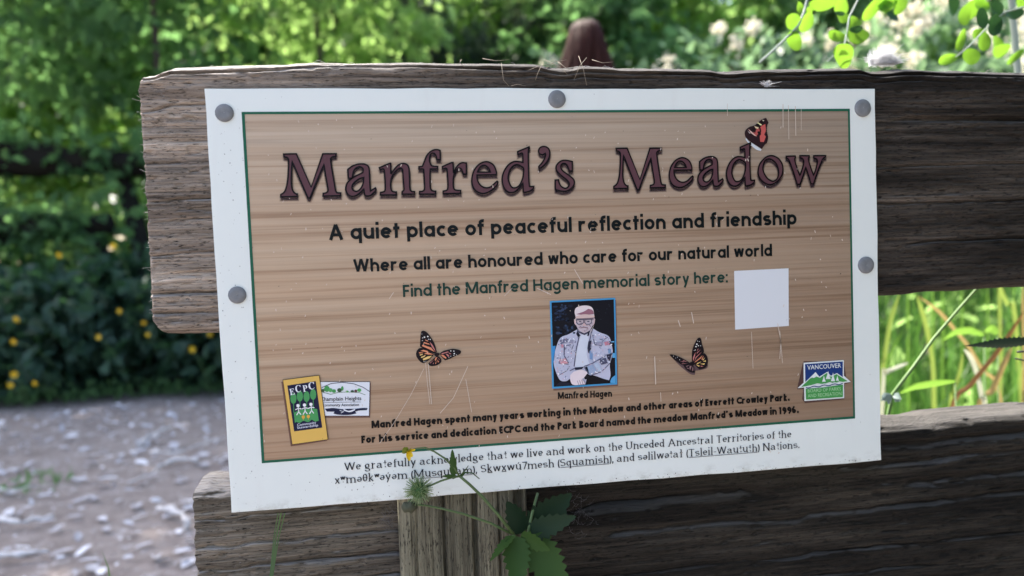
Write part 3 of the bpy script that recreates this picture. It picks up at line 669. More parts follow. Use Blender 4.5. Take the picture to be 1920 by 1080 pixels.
bs = lambda s: ''.join(chr(0x1D400+ord(ch)-65) for ch in s)
type_px(k, bs('E'), Z(186,583), Z(224,576), 52/sc, (226,228,236), 12); type_px(k, bs('C'), Z(230,562), Z(272,556), 58/sc, (226,228,236), 12)
type_px(k, bs('P'), Z(288,558), Z(324,552), 54/sc, (226,228,236), 12); type_px(k, bs('C'), Z(332,540), Z(378,533), 58/sc, (226,228,236), 12)
type_px(k, 'Community', Z(241,823), Z(388,803), 20/sc, (206,210,226), 12, .01); type_px(k, 'Stewardship', Z(241,845), Z(404,823), 20/sc, (206,210,226), 12, .01)
k.done('stewardship_emblem')
o = (1220,620); sc = 4.364
k = Ink(); WT = (222,228,226); BL = (30,58,118); GR = (72,150,78)
k.px([(1240,275),(1250,250),(1578,250),(1600,400),(1632,424),(1585,436),(1582,560),(1262,592),(1238,560),(1246,478),(1196,478)], (84,62,58), 3, sc, o)
k.px([(1248,262),(1577,240),(1578,368),(1634,418),(1579,427),(1580,551),(1255,575),(1252,464),(1198,470),(1249,424)], WT, 4, sc, o)
k.px([(1259,273),(1568,251),(1568,380),(1262,440)], BL, 5, sc, o)
k.px([(1215,464),(1345,338),(1376,376),(1440,336),(1470,368),(1520,346),(1620,415),(1572,420),(1568,428),(1540,424),(1500,440),(1460,430),(1410,446),(1360,440),(1300,456),(1262,455)], WT, 5.5, sc, o)
k.px([(1226,460),(1300,390),(1318,382),(1330,386),(1352,374),(1380,384),(1436,344),(1470,376),(1516,354),(1608,412),(1568,418),(1540,414),(1500,430),(1460,420),(1410,436),(1360,430),(1300,446)], GR, 6, sc, o)
for x, y, h_, w_ in ((1412,416,50,15),(1447,394,66,20),(1486,412,72,17),(1522,408,44,13)): k.px([(x-w_,y),(x-w_*.4,y-h_*.5),(x,y-h_),(x+w_*.4,y-h_*.5),(x+w_,y)], WT, 7, sc, o)
wv = lambda dy, ph: [(1265+i*10, 462-i*1.1+dy+5*math.sin(i*.75+ph)) for i in range(31)]
k.line(wv(-6, 0), 7, WT, 7.3, sc, o); k.line(wv(2, 0), 7, BL, 7.6, sc, o)
k.px([(1264,474),(1400,464),(1568,440),(1568,541),(1266,563)], GR, 6.5, sc, o)
type_px(k, 'VANCOUVER', Z(1276,318), Z(1552,300), 38/sc, WT, 8, .006)
type_px(k, 'BOARD OF PARKS', Z(1280,505), Z(1550,486), 29/sc, (170,214,164), 8, .0); type_px(k, 'AND RECREATION', Z(1280,545), Z(1554,525), 29/sc, (170,214,164), 8, .0)
k.done('parks_emblem')

# --- nail heads, scratches, dirt
mn = mat('galvanised', (.2,.21,.22,1), .6, .3, .1); t = NT(mn)
c = t.ramp(t.noise(t.coords((220,220,220)), 1, 4, .6), [(.35, (.165,.175,.185)), (.6, (.2,.21,.22)), (.8, (.25,.26,.27))]); t.l(c, t.b.inputs['Base Color'])
for i, (x, y, r) in enumerate(((421,212,17.5),(1044,186,16.2),(1617,203,15),(445,553,17),(1623,497,14.6))):
    cx, cz = P(x, y); s = P(x+1, y)[0]-P(x, y)[0]; R = r*s; mb = MB(); n = 28
    prof = [(1.0, 0), (1.0, .0008), (.93, .00125), (.5, .00135+.0001*i), (0.02, .00125)]
    vs = [(cx+R*f*math.cos(2*math.pi*j/n)*(1+.012*math.sin(3*j+i)), -h, cz+ZS+R*f*math.sin(2*math.pi*j/n)) for f, h in prof for j in range(n)]
    mb.add(vs, [(a*n+j, a*n+(j+1) % n, (a+1)*n+(j+1) % n, (a+1)*n+j) for a in range(4) for j in range(n)])
    mb.build('nail_head', mn, sign)
k = Ink(); SC = (208,194,180)
for l, w_ in (([(798,680),(801,715),(806,757)], 1.2), ([(803,682),(809,757)], 1.6), ([(795,690),(770,740),(740,790),(712,830)], 1.0), ([(877,686),(850,745),(825,774)], 1.3), ([(873,710),(884,772)], 1.2), ([(1226,668),(1228,720)], 2.2), ([(1237,735),(1238,752)], 1.3), ([(1295,585),(1299,606)], 2.0), ([(1456,606),(1462,640),(1460,672)], 1.4), ([(1466,196),(1466,240)], 1.6), ([(1476,198),(1477,262)], 1.2), ([(1489,200),(1490,255)], 1.6), ([(1500,205),(1500,245)], 1.0), ([(1362,195),(1362,218)], 1.0), ([(1270,600),(1274,612)], 2), ([(1407,622),(1410,690)], 1.0), ([(1076,505),(1092,532)], 1.6), ([(1006,540),(1032,552)], 1.8), ([(730,560),(738,548)], 1.4), ([(945,555),(960,540)], 1.2), ([(1105,625),(1112,610)], 1.0), ([(1460,620),(1465,680)], 1.2)): k.line(l, w_*.72, SC, 13)
for i in range(230):
    x = random.uniform(480, 1590); y = random.uniform(220, 860); a = random.uniform(-2, 2)
    k.line([(x, y), (x+a, y+random.uniform(1.2, 5))], random.uniform(.7, 1.7), SC, 13.2+.1*(i % 6))
so_ = k.done('scratches'); so_['kind'] = 'stuff'
k = Ink(); DK = (58,54,50)
for i in range(420):
    u = random.random()
    if u < .45: x = random.uniform(434, 1653); y = 962-(x-434)*.0804-abs(random.gauss(0, 5))-1 if x > 800 or random.random() < .3 else random.uniform(880, 950)
    elif u < .75: x = random.uniform(390, 480); y = random.uniform(200, 950)
    else: x = random.uniform(400, 1640); y = random.uniform(170, 900)
    if P(x, y)[0] < P(383+(y-165)*.064+4, y)[0] or (y > 960-(x-434)*.0804): continue
    r = random.choice((.35, .5, .6, .9))
    k.ell(x, y, r, r*random.uniform(.6, 1.4), random.choice((DK, (90,86,78), (40,38,36))), 14+.1*(i % 7), n=6)
so_ = k.done('dirt_specks'); so_['kind'] = 'stuff'
# ------------------------------------------------------------------ the fence
fence = empty('plank_fence', (-.08, .06, 0), 'weathered fence of two broad rough planks, carrying the white bordered sign', 'fence')
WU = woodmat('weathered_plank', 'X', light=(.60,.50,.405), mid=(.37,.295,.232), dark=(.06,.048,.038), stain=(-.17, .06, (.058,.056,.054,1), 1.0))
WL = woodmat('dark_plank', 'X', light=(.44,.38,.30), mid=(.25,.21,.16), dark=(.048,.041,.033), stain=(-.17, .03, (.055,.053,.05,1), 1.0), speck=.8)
WP = woodmat('upright_timber', 'Z', light=(.26,.24,.165), mid=(.16,.145,.10), dark=(.05,.045,.033), speck=.3)
def interp(tab):
    xs = np.array([a for a, b in tab]); ys = np.array([b for a, b in tab]); return lambda x: np.interp(x, xs, ys)
def curve_px(pts, y):
    q = [U(a, b, y) for a, b in pts]; return interp([(p[0], p[2]) for p in q] + [(q[-1][0]+1.2, q[-1][2]+.0)])
def plank(name, x0, x1, ztop, zbot, yf, yb, cracks, seed, m, fine_to=.45, rough=1.0, label=None, rag=.0011, cut=.006, worn=.011):
    xs = np.concatenate([np.arange(x0, fine_to, .0013), np.linspace(fine_to, x1, 70)])
    nf = 230; s = np.linspace(0, 1, nf); nt_ = 14; tt = np.linspace(0, 1, nt_+2)[1:-1]
    X, Sg = np.meshgrid(xs, s, indexing='ij')
    zt = ztop(xs)[:, None]+0*X; zb = zbot(xs)[:, None]+0*X
    zt = zt + .0022*(fbm(xs*22+seed, xs*0+seed, 4)-.47)[:, None] - .0028*np.clip(vnoise(xs*34+seed, xs*0+3)-.66, 0, 1)[:, None]*3*rough
    zb = zb + .003*(fbm(xs*18+seed, xs*0+9+seed, 4)-.47)[:, None]
    Z_ = zb+(zt-zb)*Sg
    wob = .006*(fbm(X*5+seed, Z_*9, 3)-.47)
    gx = X*7+seed*3; gz = (Z_+wob)
    d = .0008*(fbm(gx, gz*260+seed, 4)-.47) + .0010*rough*(fbm(X*4+seed, gz*32, 3)-.47) + .0007*(vnoise(X*60, gz*520)-.5)
    pit = np.clip(vnoise(X*120+5, gz*520+seed)-.70, 0, 1)*.005*rough
    d = -d*1.6 + pit
    for (ca, cb, czf, dep, wd) in cracks:
        zc = zb+(zt-zb)*czf + .004*(fbm(X*9+czf*50, X*0+czf*70, 3)-.47)
        win = np.clip((X-ca)/.02, 0, 1)*np.clip((cb-X)/.02, 0, 1)*(.55+.9*vnoise(X*25+czf*90, X*0))
        d = d + dep*win*np.exp(-((Z_-zc)/wd)**2)
    ed = np.minimum(Z_-zb, zt-Z_); r = .006
    d = d + r*(1-np.sqrt(np.clip(1-(1-np.clip(ed/r, 0, 1))**2, 0, 1)))
    wt = .0045+.0035*fbm(X*14+seed, X*0+2, 4); ht = np.clip((wt-(zt-Z_))/wt, 0, 1)
    d = d + worn*ht**1.0 + .0022*(fbm(X*8, Z_*900+seed, 3)-.47)*(ht > 0)
    Yf = yf + d
    ragx = (rag*2*(fbm(Z_*70+seed, Z_*0+4, 4)-.47)+.0016*(vnoise(Z_*330, Z_*0+seed)-.5))*np.clip(1-(X-x0)/.02, 0, 1)
    Xf = X + ragx + cut*(np.clip(1-ed/.010, 0, 1)**2)*np.clip(1-(X-x0)/.012, 0, 1)
    fr = np.stack([Xf, Yf, Z_], -1)
    def strip(a, b, bumpz):
        t_ = tt[None, :, None]; p = a[:, None, :]*(1-t_)+b[:, None, :]*t_
        n_ = (fbm(p[..., 0]*12+seed, p[..., 1]*190+seed, 4)-.47)*.004
        p[..., 2] += bumpz*(n_+.002*np.sin(math.pi*tt)[None, :])
        return p
    bt = np.stack([fr[:, -1, 0], np.full(len(xs), yb), fr[:, -1, 2]], -1); bb = np.stack([fr[:, 0, 0], np.full(len(xs), yb), fr[:, 0, 2]], -1)
    V = np.concatenate([fr, strip(fr[:, -1], bt, 1), bt[:, None], bb[:, None], strip(bb, fr[:, 0], -1)], 1)
    n, k = V.shape[:2]; I = np.arange(n*k).reshape(n, k)
    a = I[:-1]; b = I[1:]
    F = np.stack([a, b, np.roll(b, -1, 1), np.roll(a, -1, 1)], -1).reshape(-1, 4)
    me_o = np_mesh(name, V.reshape(-1, 3)-np.array(fence.location), F, m, fence, True)
    bm = bmesh.new(); bm.from_mesh(me_o.data); bm.verts.ensure_lookup_table()
    bm.faces.new([bm.verts[i] for i in I[0]]); bm.faces.new([bm.verts[i] for i in I[-1][::-1]])
    bmesh.ops.recalc_face_normals(bm, faces=bm.faces); bm.to_mesh(me_o.data); bm.free()
    for p in me_o.data.polygons: p.use_smooth = len(p.vertices) < 5
    if label: me_o['label'] = label
    return me_o, fr
YU = .0036
topU = curve_px([(268,124),(300,118),(400,113),(520,110),(575,106),(630,101),(760,104),(1000,110),(1200,117),(1500,120),(1660,118),(1800,121),(1920,127)], YU)
botU = curve_px([(280,628),(410,622),(1000,590),(1650,551),(1700,551),(1760,545),(1920,537)], YU)
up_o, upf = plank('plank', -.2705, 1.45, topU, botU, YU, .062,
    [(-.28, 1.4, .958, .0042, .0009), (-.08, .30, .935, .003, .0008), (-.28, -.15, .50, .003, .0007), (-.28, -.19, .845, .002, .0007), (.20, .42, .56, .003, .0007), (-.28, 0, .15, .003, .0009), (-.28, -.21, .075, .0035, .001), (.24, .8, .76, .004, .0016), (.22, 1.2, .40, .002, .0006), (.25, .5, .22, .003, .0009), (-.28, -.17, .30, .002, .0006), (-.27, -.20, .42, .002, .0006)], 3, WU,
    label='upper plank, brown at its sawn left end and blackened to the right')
YL = .022
topL = curve_px([(360,919),(420,912),(700,890),(1650,799),(1750,797),(1780,790),(1920,776)], YL)
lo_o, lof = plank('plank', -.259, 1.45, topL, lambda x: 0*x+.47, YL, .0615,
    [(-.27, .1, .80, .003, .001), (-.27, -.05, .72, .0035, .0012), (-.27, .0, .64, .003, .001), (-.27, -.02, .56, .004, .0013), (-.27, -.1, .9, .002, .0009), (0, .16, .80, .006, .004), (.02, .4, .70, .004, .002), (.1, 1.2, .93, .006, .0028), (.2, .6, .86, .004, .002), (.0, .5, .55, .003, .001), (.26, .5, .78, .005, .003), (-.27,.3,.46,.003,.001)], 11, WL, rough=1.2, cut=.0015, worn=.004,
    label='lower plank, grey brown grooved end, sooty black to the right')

# the upright board in front of the lower plank: px edges 748 and 985
def upright():
    x0, x1, z0, z1, yf, yb = -.1235, -.034, 0.0, .776, .0045, .0215
    zs = np.concatenate([np.linspace(z0, .52, 40), np.arange(.522, z1, .0022)]); nf = 150; s = np.linspace(0, 1, nf)
    Zg, Sg = np.meshgrid(zs, s, indexing='ij'); Xg = x0+(x1-x0)*Sg + .004*(fbm(Zg*14, Sg*0+2, 3)-.47)*(1-2*np.abs(Sg-.5))*0
    w = .004*(fbm(Zg*7, Xg*20, 3)-.47)
    d = .0011*(fbm((Xg+w)*240, Zg*14, 4)-.47)*1.6 + .003*(fbm((Xg+w)*24, Zg*4+5, 3)-.47)
    for cz, dep, wd in ((.34, .006, .0006), (.585, .010, .0014), (.77, .007, .0007), (.14, .0015, .0006), (.93, .010, .003)):
        xc = x0+(x1-x0)*cz + .004*(fbm(Zg*11+cz*30, Zg*0+cz*9, 3)-.47)
        d = d + dep*np.exp(-((Xg-xc)/wd)**2)*(.5+.8*vnoise(Zg*30+cz*50, Zg*0))
    ed = np.minimum(Xg-x0, x1-Xg); r = .007; d = d + r*(1-np.sqrt(np.clip(1-(1-np.clip(ed/r, 0, 1))**2, 0, 1)))
    fr = np.stack([Xg, np.minimum(yf+d, yb-.002), Zg], -1)
    R_ = np.stack([fr[:, -1, 0], np.full(len(zs), yb), zs], -1); L_ = np.stack([fr[:, 0, 0], np.full(len(zs), yb), zs], -1)
    V = np.concatenate([fr, R_[:, None], L_[:, None]], 1); n, k = V.shape[:2]; I = np.arange(n*k).reshape(n, k)
    a, b = I[:-1], I[1:]; F = np.stack([a, np.roll(a, -1, 1), np.roll(b, -1, 1), b], -1).reshape(-1, 4)
    o = np_mesh('upright_board', V.reshape(-1, 3)-np.array(fence.location), F, WP, fence, True)
    bm = bmesh.new(); bm.from_mesh(o.data); bm.verts.ensure_lookup_table()
    bm.faces.new([bm.verts[i] for i in I[-1]]); bmesh.ops.recalc_face_normals(bm, faces=bm.faces); bm.to_mesh(o.data); bm.free()
    for p in o.data.polygons: p.use_smooth = len(p.vertices) < 5
    o['label'] = 'cracked olive grey upright board below the sign'
upright()
for x in (-.08, 1.15):
    mb = MB(); n = 5
    bm = bmesh.new(); bmesh.ops.create_cube(bm, size=1)
    bmesh.ops.scale(bm, verts=bm.verts, vec=(.09, .09, .93)); bmesh.ops.translate(bm, verts=bm.verts, vec=(x, .108, .465))
    bmesh.ops.bevel(bm, geom=list(bm.edges), offset=.005, segments=2, affect='EDGES')
    me = bpy.data.meshes.new('post'); bmesh.ops.translate(bm, verts=bm.verts, vec=-fence.location); bm.to_mesh(me); bm.free(); me.materials.append(WP)
    o = bpy.data.objects.new('post', me); COL.objects.link(o); o.parent = fence

# frayed fibres along the sawn end and the top edge of the planks
mfib = mat('pale_fibre', (.62,.58,.54,1), .8, .2)
mb = MB()
for i in range(150):
    z_ = random.uniform(.785, .945); j = int((z_-.782)/(.945-.782)*229); p = Vector(upf[0, max(0, min(229, j))]); p.y += random.uniform(.001, .02)
    l = random.choice((.001, .0015, .002, .003, .005)); d = Vector((-1, random.uniform(-.6,.2), random.uniform(-.7,.7)))
    mb.tube([p, p+d*l*.5, p+d*l+Vector((0,0,random.uniform(-.001,.001)))], .00013, .00006, 4)
for i in range(420):
    k_ = random.randrange(5, 520); p = Vector(upf[k_, -1]); p.y += random.uniform(-.002, .012); p.z -= random.uniform(0, .003)
    l = random.choice((.002, .003, .005, .009)); d = Vector((random.choice((-1,1))*random.uniform(.5,1), random.uniform(-.5,.2), random.uniform(-.15,.45)))
    mb.tube([p, p+d*l*.5+Vector((0,0,.0006)), p+d*l], .00016, .00006, 4)
for i in range(60):
    k_ = random.randrange(5, 80); p = Vector(lof[k_, -1]); p.y += random.uniform(0, .03)
    l = random.choice((.002, .003, .006)); d = Vector((random.choice((-1,1)), random.uniform(-.5,.2), random.uniform(0,.35)))
    mb.tube([p, p+d*l*.5+Vector((0,0,.0006)), p+d*l], .0002, .00008, 4)
o = mb.build('frayed_fibres', mfib, fence); o['kind'] = 'stuff'

# dry grass bits lying over the top edge, near px 860-1100
mdry = mat('dry_straw', (.30,.25,.19,1), .7, .3)
mb = MB()
for (a, b, c_) in (((865,112),(862,118),(872,126)), ((1020,112),(1050,125),(1064,140)), ((1024,128),(1040,116),(1062,112)), ((1100,108),(1088,122),(1076,150)), ((1085,105),(1094,130),(1100,160)), ((940,118),(944,150),(955,162)), ((1018,116),(1008,138),(1004,150)), ((1045,115),(1062,128),(1072,132)), ((958,161),(970,158),(986,161)), ((1030,120),(1010,124),(990,132)), ((1110,112),(1130,118),(1150,116)), ((905,110),(930,114),(955,112))):
    yy = YU-.0022
    mb.tube([U(*a, yy+.004 if a[1] < 118 else yy), U(*b, yy-.001), U(*c_, yy)], .0002, .00012, 5)
o = tag(mb.build('dry_grass_bits', mdry), 'dry straw coloured grass bits hanging over the upper plank above the sign', 'dry grass', kind='stuff')

# seed fluff on the plank
mfl = mat('seed_fluff', (.95,.95,.96,1), .9, .05); t = NT(mfl); tr = t.n('ShaderNodeBsdfTranslucent'); tr.inputs[0].default_value = (.97,.97,.98,1)
ms = t.n('ShaderNodeMixShader'); ms.inputs[0].default_value = .65; t.l(t.b.outputs[0], ms.inputs[1]); t.l(tr.outputs[0], ms.inputs[2]); t.l(ms.outputs[0], t.o.inputs[0])
def fluff(px, py, yy, wx, wz, n, label, base=None):
    c = U(px, py, yy); mb = MB()
    for i in range(n):
        u = random.uniform(-1, 1); p = c + Vector((u*wx, random.gauss(0, wx*.35), 0))
        top_ = max(.15, (1-((u+.25)/1.25)**2))*wz*random.uniform(.6, 1.15)
        d = Vector((random.uniform(-.35,.35), random.uniform(-.4,.4), 1)).normalized()
        a = Vector((random.gauss(0, .0016), random.gauss(0, .0016), 0))
        mb.tube([p, p+d*top_*.5+a, p+d*top_-a], .00012, .00005, 3, cap=False)
        if i % 2: mb.tube([p+Vector((0,0,top_*.3)), p+a*3+Vector((random.gauss(0,.0008),0,top_*.55)), p-a+Vector((random.gauss(0,.0012),0,top_*.45))], .00012, .00006, 3, cap=False)
    return tag(mb.build('seed_fluff', mfl, origin=c), label, 'seed fluff', 'tufts of seed fluff on the upper plank')
fluff(1658, 121, YU+.02, .0100, .0125, 620, 'large white tuft of seed fluff resting on top of the upper plank')
fluff(1438, 163, YU-.003, .0016, .0050, 34, 'tiny wisp of seed fluff on the sign\u2019s top edge')
# ------------------------------------------------------------------ ground
mg = mat('trodden_earth', (.2,.17,.15,1), .9, .2); t = NT(mg)
n1 = t.noise(t.coords((1.3,1.3,1.3)), 1, 6, .65); n2 = t.noise(t.coords((14,14,14)), 1, 5, .7); n3 = t.noise(t.coords((55,55,55)), 1, 3, .6)
c = t.ramp(n2, [(.3, (.17,.138,.122)), (.5, (.245,.203,.185)), (.68, (.31,.265,.245))])
c = t.mix(.5, c, t.ramp(n1, [(.35, g(.7)), (.65, g(1.1))]), 'MULTIPLY')
c = t.mix(t.ramp(n3, [(.62, g(0)), (.72, g(.8))]), c, (.46,.43,.42,1))
n4 = t.noise(t.coords((9,14,9), loc=(3,3,0)), 1, 8, .8, 0)
c = t.mix(t.ramp(n4, [(.57, g(0)), (.62, g(.55))]), c, (.60,.57,.57,1))
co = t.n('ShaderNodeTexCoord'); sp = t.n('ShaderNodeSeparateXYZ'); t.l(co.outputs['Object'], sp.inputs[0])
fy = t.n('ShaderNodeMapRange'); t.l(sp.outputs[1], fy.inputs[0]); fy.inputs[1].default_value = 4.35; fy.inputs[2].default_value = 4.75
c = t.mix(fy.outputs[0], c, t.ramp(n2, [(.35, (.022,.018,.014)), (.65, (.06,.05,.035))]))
t.l(c, t.b.inputs['Base Color']); t.bump(n2, .6, .02)
gx = np.concatenate([np.linspace(-60, -6, 14), np.linspace(-5.6, 7, 90), np.linspace(7.5, 60, 14)]); gy = np.concatenate([np.linspace(-30, -1, 8), np.linspace(-.8, 9, 90), np.linspace(9.5, 80, 16)])
GX, GY = np.meshgrid(gx, gy, indexing='ij'); GZ_ = -.02+.05*(fbm(GX*1.7, GY*1.7, 4)-.47)
I = np.arange(GX.size).reshape(GX.shape); F = np.stack([I[:-1,:-1], I[1:,:-1], I[1:,1:], I[:-1,1:]], -1).reshape(-1, 4)
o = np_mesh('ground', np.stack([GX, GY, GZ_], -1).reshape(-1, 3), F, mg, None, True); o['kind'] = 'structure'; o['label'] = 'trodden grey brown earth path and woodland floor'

# ------------------------------------------------------------------ foliage
def leaf_mesh(C, D, Nn, s, asp, fold=.18):
    """folded six-sided leaves: C centres, D tip directions, Nn rough normals, s lengths"""
    n = len(C); D = D/np.linalg.norm(D, axis=1, keepdims=True)
    Sd = np.cross(D, Nn); Sd /= np.linalg.norm(Sd, axis=1, keepdims=True)+1e-9; Up = np.cross(Sd, D)
    s = s[:, None]; w = s*np.reshape(asp, (-1, 1))
    b = C-D*s*.5; tip = C+D*s*.5-Up*s*.08
    f = Up*w*fold
    l1 = C-D*s*.2+Sd*w*.48+f; l2 = C+D*s*.18+Sd*w*.40+f; r1 = C-D*s*.2-Sd*w*.48+f; r2 = C+D*s*.18-Sd*w*.40+f
    V = np.stack([b, l1, l2, tip, r2, r1], 1).reshape(-1, 3)
    i = (np.arange(n)*6)[:, None]
    F = np.concatenate([i+np.array([[0,3,2,1]]), i+np.array([[0,5,4,3]])], 1).reshape(-1, 4)
    return V, F
def clumps(center, rad3, nc, per, spread, hollow=.45, flat_=.6, rg=rng, up=.0):
    u = rg.normal(size=(nc, 3)); u /= np.linalg.norm(u, axis=1, keepdims=True)
    r = (hollow+(1-hollow)*rg.random((nc, 1))**.6); cc = np.array(center)+u*r*np.array(rad3)
    k = np.maximum(3, rg.poisson(per, nc)); idx = np.repeat(np.arange(nc), k)
    off = rg.normal(size=(len(idx), 3))*spread*np.array([1, 1, flat_])*(.6+.8*rg.random((nc, 1)))[idx]
    C = cc[idx]+off; out = (C-np.array(center))/np.array(rad3)
    return C, out, cc
def crown(C, out, size, asp, droop=.5, rg=rng):
    n = len(C)
    D = out*.6+rg.normal(size=(n, 3))*.8; D[:, 2] -= droop
    N_ = rg.normal(size=(n, 3))*.55+out*.3; N_[:, 2] += .9
    return leaf_mesh(C, D, N_, size*(.6+.8*rg.random(n)), asp*(.8+.4*rg.random(n)))
mbark = mat('bark', (.09,.07,.055,1), .9, .2); t = NT(mbark)
c = t.ramp(t.noise(t.coords((30,30,6)), 1, 5, .65), [(.3, (.03,.025,.02)), (.55, (.09,.075,.06)), (.75, (.16,.14,.12))]); t.l(c, t.b.inputs['Base Color'])
mbarkg = mat('grey_bark', (.13,.12,.11,1), .9, .2)
LD = leafmat('leaf_dark', (.018,.046,.030,1), (.065,.125,.080,1), (.08,.22,.05,1), .35, .5, .3)
LM = leafmat('leaf_mid', (.036,.080,.036,1), (.11,.20,.085,1), (.27,.54,.17,1), .56, .6, .2)
LB = leafmat('leaf_bright', (.08,.15,.045,1), (.21,.32,.10,1), (.56,.85,.26,1), .66, .6, .2)
LN = leafmat('needle_dark', (.018,.036,.026,1), (.055,.09,.058,1), (.10,.18,.08,1), .35)
LG = leafmat('leaf_greyed', (.04,.085,.05,1), (.12,.19,.12,1), (.30,.50,.22,1), .5)
def plant(name, label, cat, x, y, h, rx, ry, base, nc, per, spread, size, asp, lm, stems=4, trunk=.05, group=None, seed=1, hollow=.4, droop=.5, lean=(0,0), bark=mbark, crown_name='crown', trunk_name='trunk'):
    """a tree or shrub: foliage centred between base and h, stems that branch to its clumps"""
    rg = np.random.default_rng(seed)
    ob = empty(name, (x, y, 0), label, cat, group)
    ctr = np.array([lean[0], lean[1], (base+h)/2]); r3 = np.array([rx, ry, (h-base)/2])
    C, out, cc = clumps(ctr, r3, nc, per, spread, hollow, rg=rg)
    C[:, 2] = np.maximum(C[:, 2], .03)
    V, F = crown(C, out, size, asp, droop, rg)
    np_mesh(crown_name, V, F, lm, ob)
    mb = MB()
    pr = random.Random(seed)
    if stems == 1:
        tp = Vector((ctr[0], ctr[1], base+(h-base)*.75)); mid = Vector((pr.uniform(-.08,.08)*h*.3, pr.uniform(-.05,.05), h*.4))
        pts = [Vector((0,0,-.05)), Vector((0,0,.15)), mid, tp]
        mb.tube(pts, lambda u: trunk*(1.15-u), n=9)
        for k in range(min(14, nc)):
            e = Vector(cc[k]); st = mid.lerp(tp, pr.uniform(0, .8)); mb.tube([st, st.lerp(e, .5)+Vector((0,0,.06*h*.3)), e], trunk*.35, trunk*.06, 6)
    else:
        for k in range(stems):
            e = Vector(cc[k % nc]); b = Vector((pr.uniform(-.15,.15)*rx, pr.uniform(-.15,.15)*ry, -.03)); mb.tube([b, b.lerp(e, .45)+Vector((0,0,.1*h)), e], trunk, trunk*.25, 6)
            e2 = Vector(cc[(k*3+1) % nc]); m_ = b.lerp(e, .45)+Vector((0,0,.1*h)); mb.tube([m_, m_.lerp(e2, .5), e2], trunk*.5, trunk*.12, 5)
    mb.build(trunk_name, bark, ob, origin=Vector((0,0,0)))
    return ob
def copy_tree(o, loc, rz, sc=1.0, label=None, group=None):
    c_ = o.copy(); COL.objects.link(c_); c_.location = loc; c_.rotation_euler = (0,0,rz); c_.scale = (sc, sc, sc)
    if label: c_['label'] = label
    if group: c_['group'] = group
    for ch in o.children:
        d = ch.copy(); COL.objects.link(d); d.parent = c_
    return c_

# left: low dark shrubs along the far edge of the path
HG = 'dark leafy shrubs along the path'
hs = [(-3.35,4.95,1.0,.75,.55,21), (-2.6,4.78,.84,.62,.5,22), (-1.98,4.84,1.02,.62,.5,23), (-1.32,4.72,.92,.62,.5,24), (-.55,4.8,.97,.7,.5,25)]
hl = ['dark green shrub at the frame edge with lit leaf tips above the path', 'low dark green shrub, lowest of the row behind the path', 'taller dark green shrub between two lower ones behind the path', 'dark green shrub beside the sawn end of the upper plank', 'dark green shrub mostly hidden behind the sign\u2019s upper corner']
for (x, y, h, rx, ry, sd_), lb in zip(hs, hl):
    plant('leafy_shrub', lb, 'shrub', x, y, h, rx, ry, .0, 120, 15, .095, .105, .7, LD, 7, .012, HG, sd_, .35, .6, crown_name='leaves', trunk_name='stems')
# fringe of low weeds at the path edge
C = np.stack([rng.uniform(-4.2, .2, 1500), 4.22+np.abs(rng.normal(0, .16, 1500)), np.abs(rng.normal(0, .05, 1500))+.01], 1)
V, F = crown(C, C*0+np.array([0,-.3,.6]), .05, .35, -.3); o = np_mesh('path_edge_weeds', V, F, LM); tag(o, 'low green weeds and grass fringing the far side of the earth path', 'weeds', kind='stuff')
# mid layer: sunlit bushes behind the shrubs
MB_ = [(-3.7,6.3,1.50,.9,.6,LM,31,'sunlit bush behind the dark shrubs at the frame edge'), (-2.55,6.5,1.62,.85,.6,LB,32,'bright yellow green bush behind the lowest dark shrub'), (-1.55,6.2,1.42,.8,.6,LM,33,'mid green bush behind the shrub nearest the sawn plank'), (-.4,6.6,1.7,.9,.7,LM,34,'mid green bush hidden behind the sign')]
for x, y, h, rx, ry, lm, sd_, lb in MB_:
    plant('bush', lb, 'bush', x, y, h, rx, ry, .1, 95, 13, .13, .14, .66, lm, 6, .018, 'bushes beyond the dark shrubs', sd_, .4, .5, crown_name='leaves', trunk_name='stems')
mgap = mat('shade_gap_dark', (.02,.018,.015,1), .95, .08)  # near-black: shadow gaps between the foliage layers, built as dark logs
def log(pts, r, label, prop):
    mb = MB(); q = []
    for i in range(len(pts)-1):
        for k in range(6): q.append(Vector(pts[i]).lerp(Vector(pts[i+1]), k/6)+Vector((0, random.uniform(-.02,.02), random.uniform(-.025,.025))))
    q.append(Vector(pts[-1])); mb.tube(q, lambda u: r*(1.05-.45*u)*(1+.1*math.sin(u*19)), n=10)
    for a in prop: mb.tube([Vector(a), Vector((a[0]+.15, a[1]+.05, a[2]*.5)), Vector((a[0]+.3, a[1]+.1, -.05))], r*.45, r*.6, 7)
    o = mb.build('shade_gap_log', mgap, origin=Vector((pts[0][0], pts[0][1], 0)))
    n = 420; i_ = rng.integers(0, len(q), n); C = np.array([tuple(q[a]) for a in i_])+rng.normal(size=(n, 3))*np.array([.22, .10, .17])*(.4+1.2*vnoise(i_*.7, i_*0+r*90))[:, None]; C[:, 1] -= .12
    V, F = crown(C, C*0+np.array([0,-.5,.2]), .10, .7, .6); np_mesh('ivy_leaves', V-np.array(o.location), F, LM, o)
    return tag(o, label, 'dead tree', 'dark log shapes standing in for shadow gaps among the bushes')
log([(-4.6,5.55,1.72), (-3.3,5.6,1.74), (-2.6,5.7,1.72), (-2.2,5.8,1.66)], .16, 'black log shape standing in for the upper shadow gap in the bushes', [(-4.3,5.6,1.7), (-2.5,5.78,1.68)])
log([(-4.5,5.3,1.02), (-3.2,5.35,1.16), (-2.45,5.4,1.20)], .14, 'shorter black log shape standing in for the lower shadow gap', [(-4.2,5.32,1.05), (-2.6,5.4,1.18)])
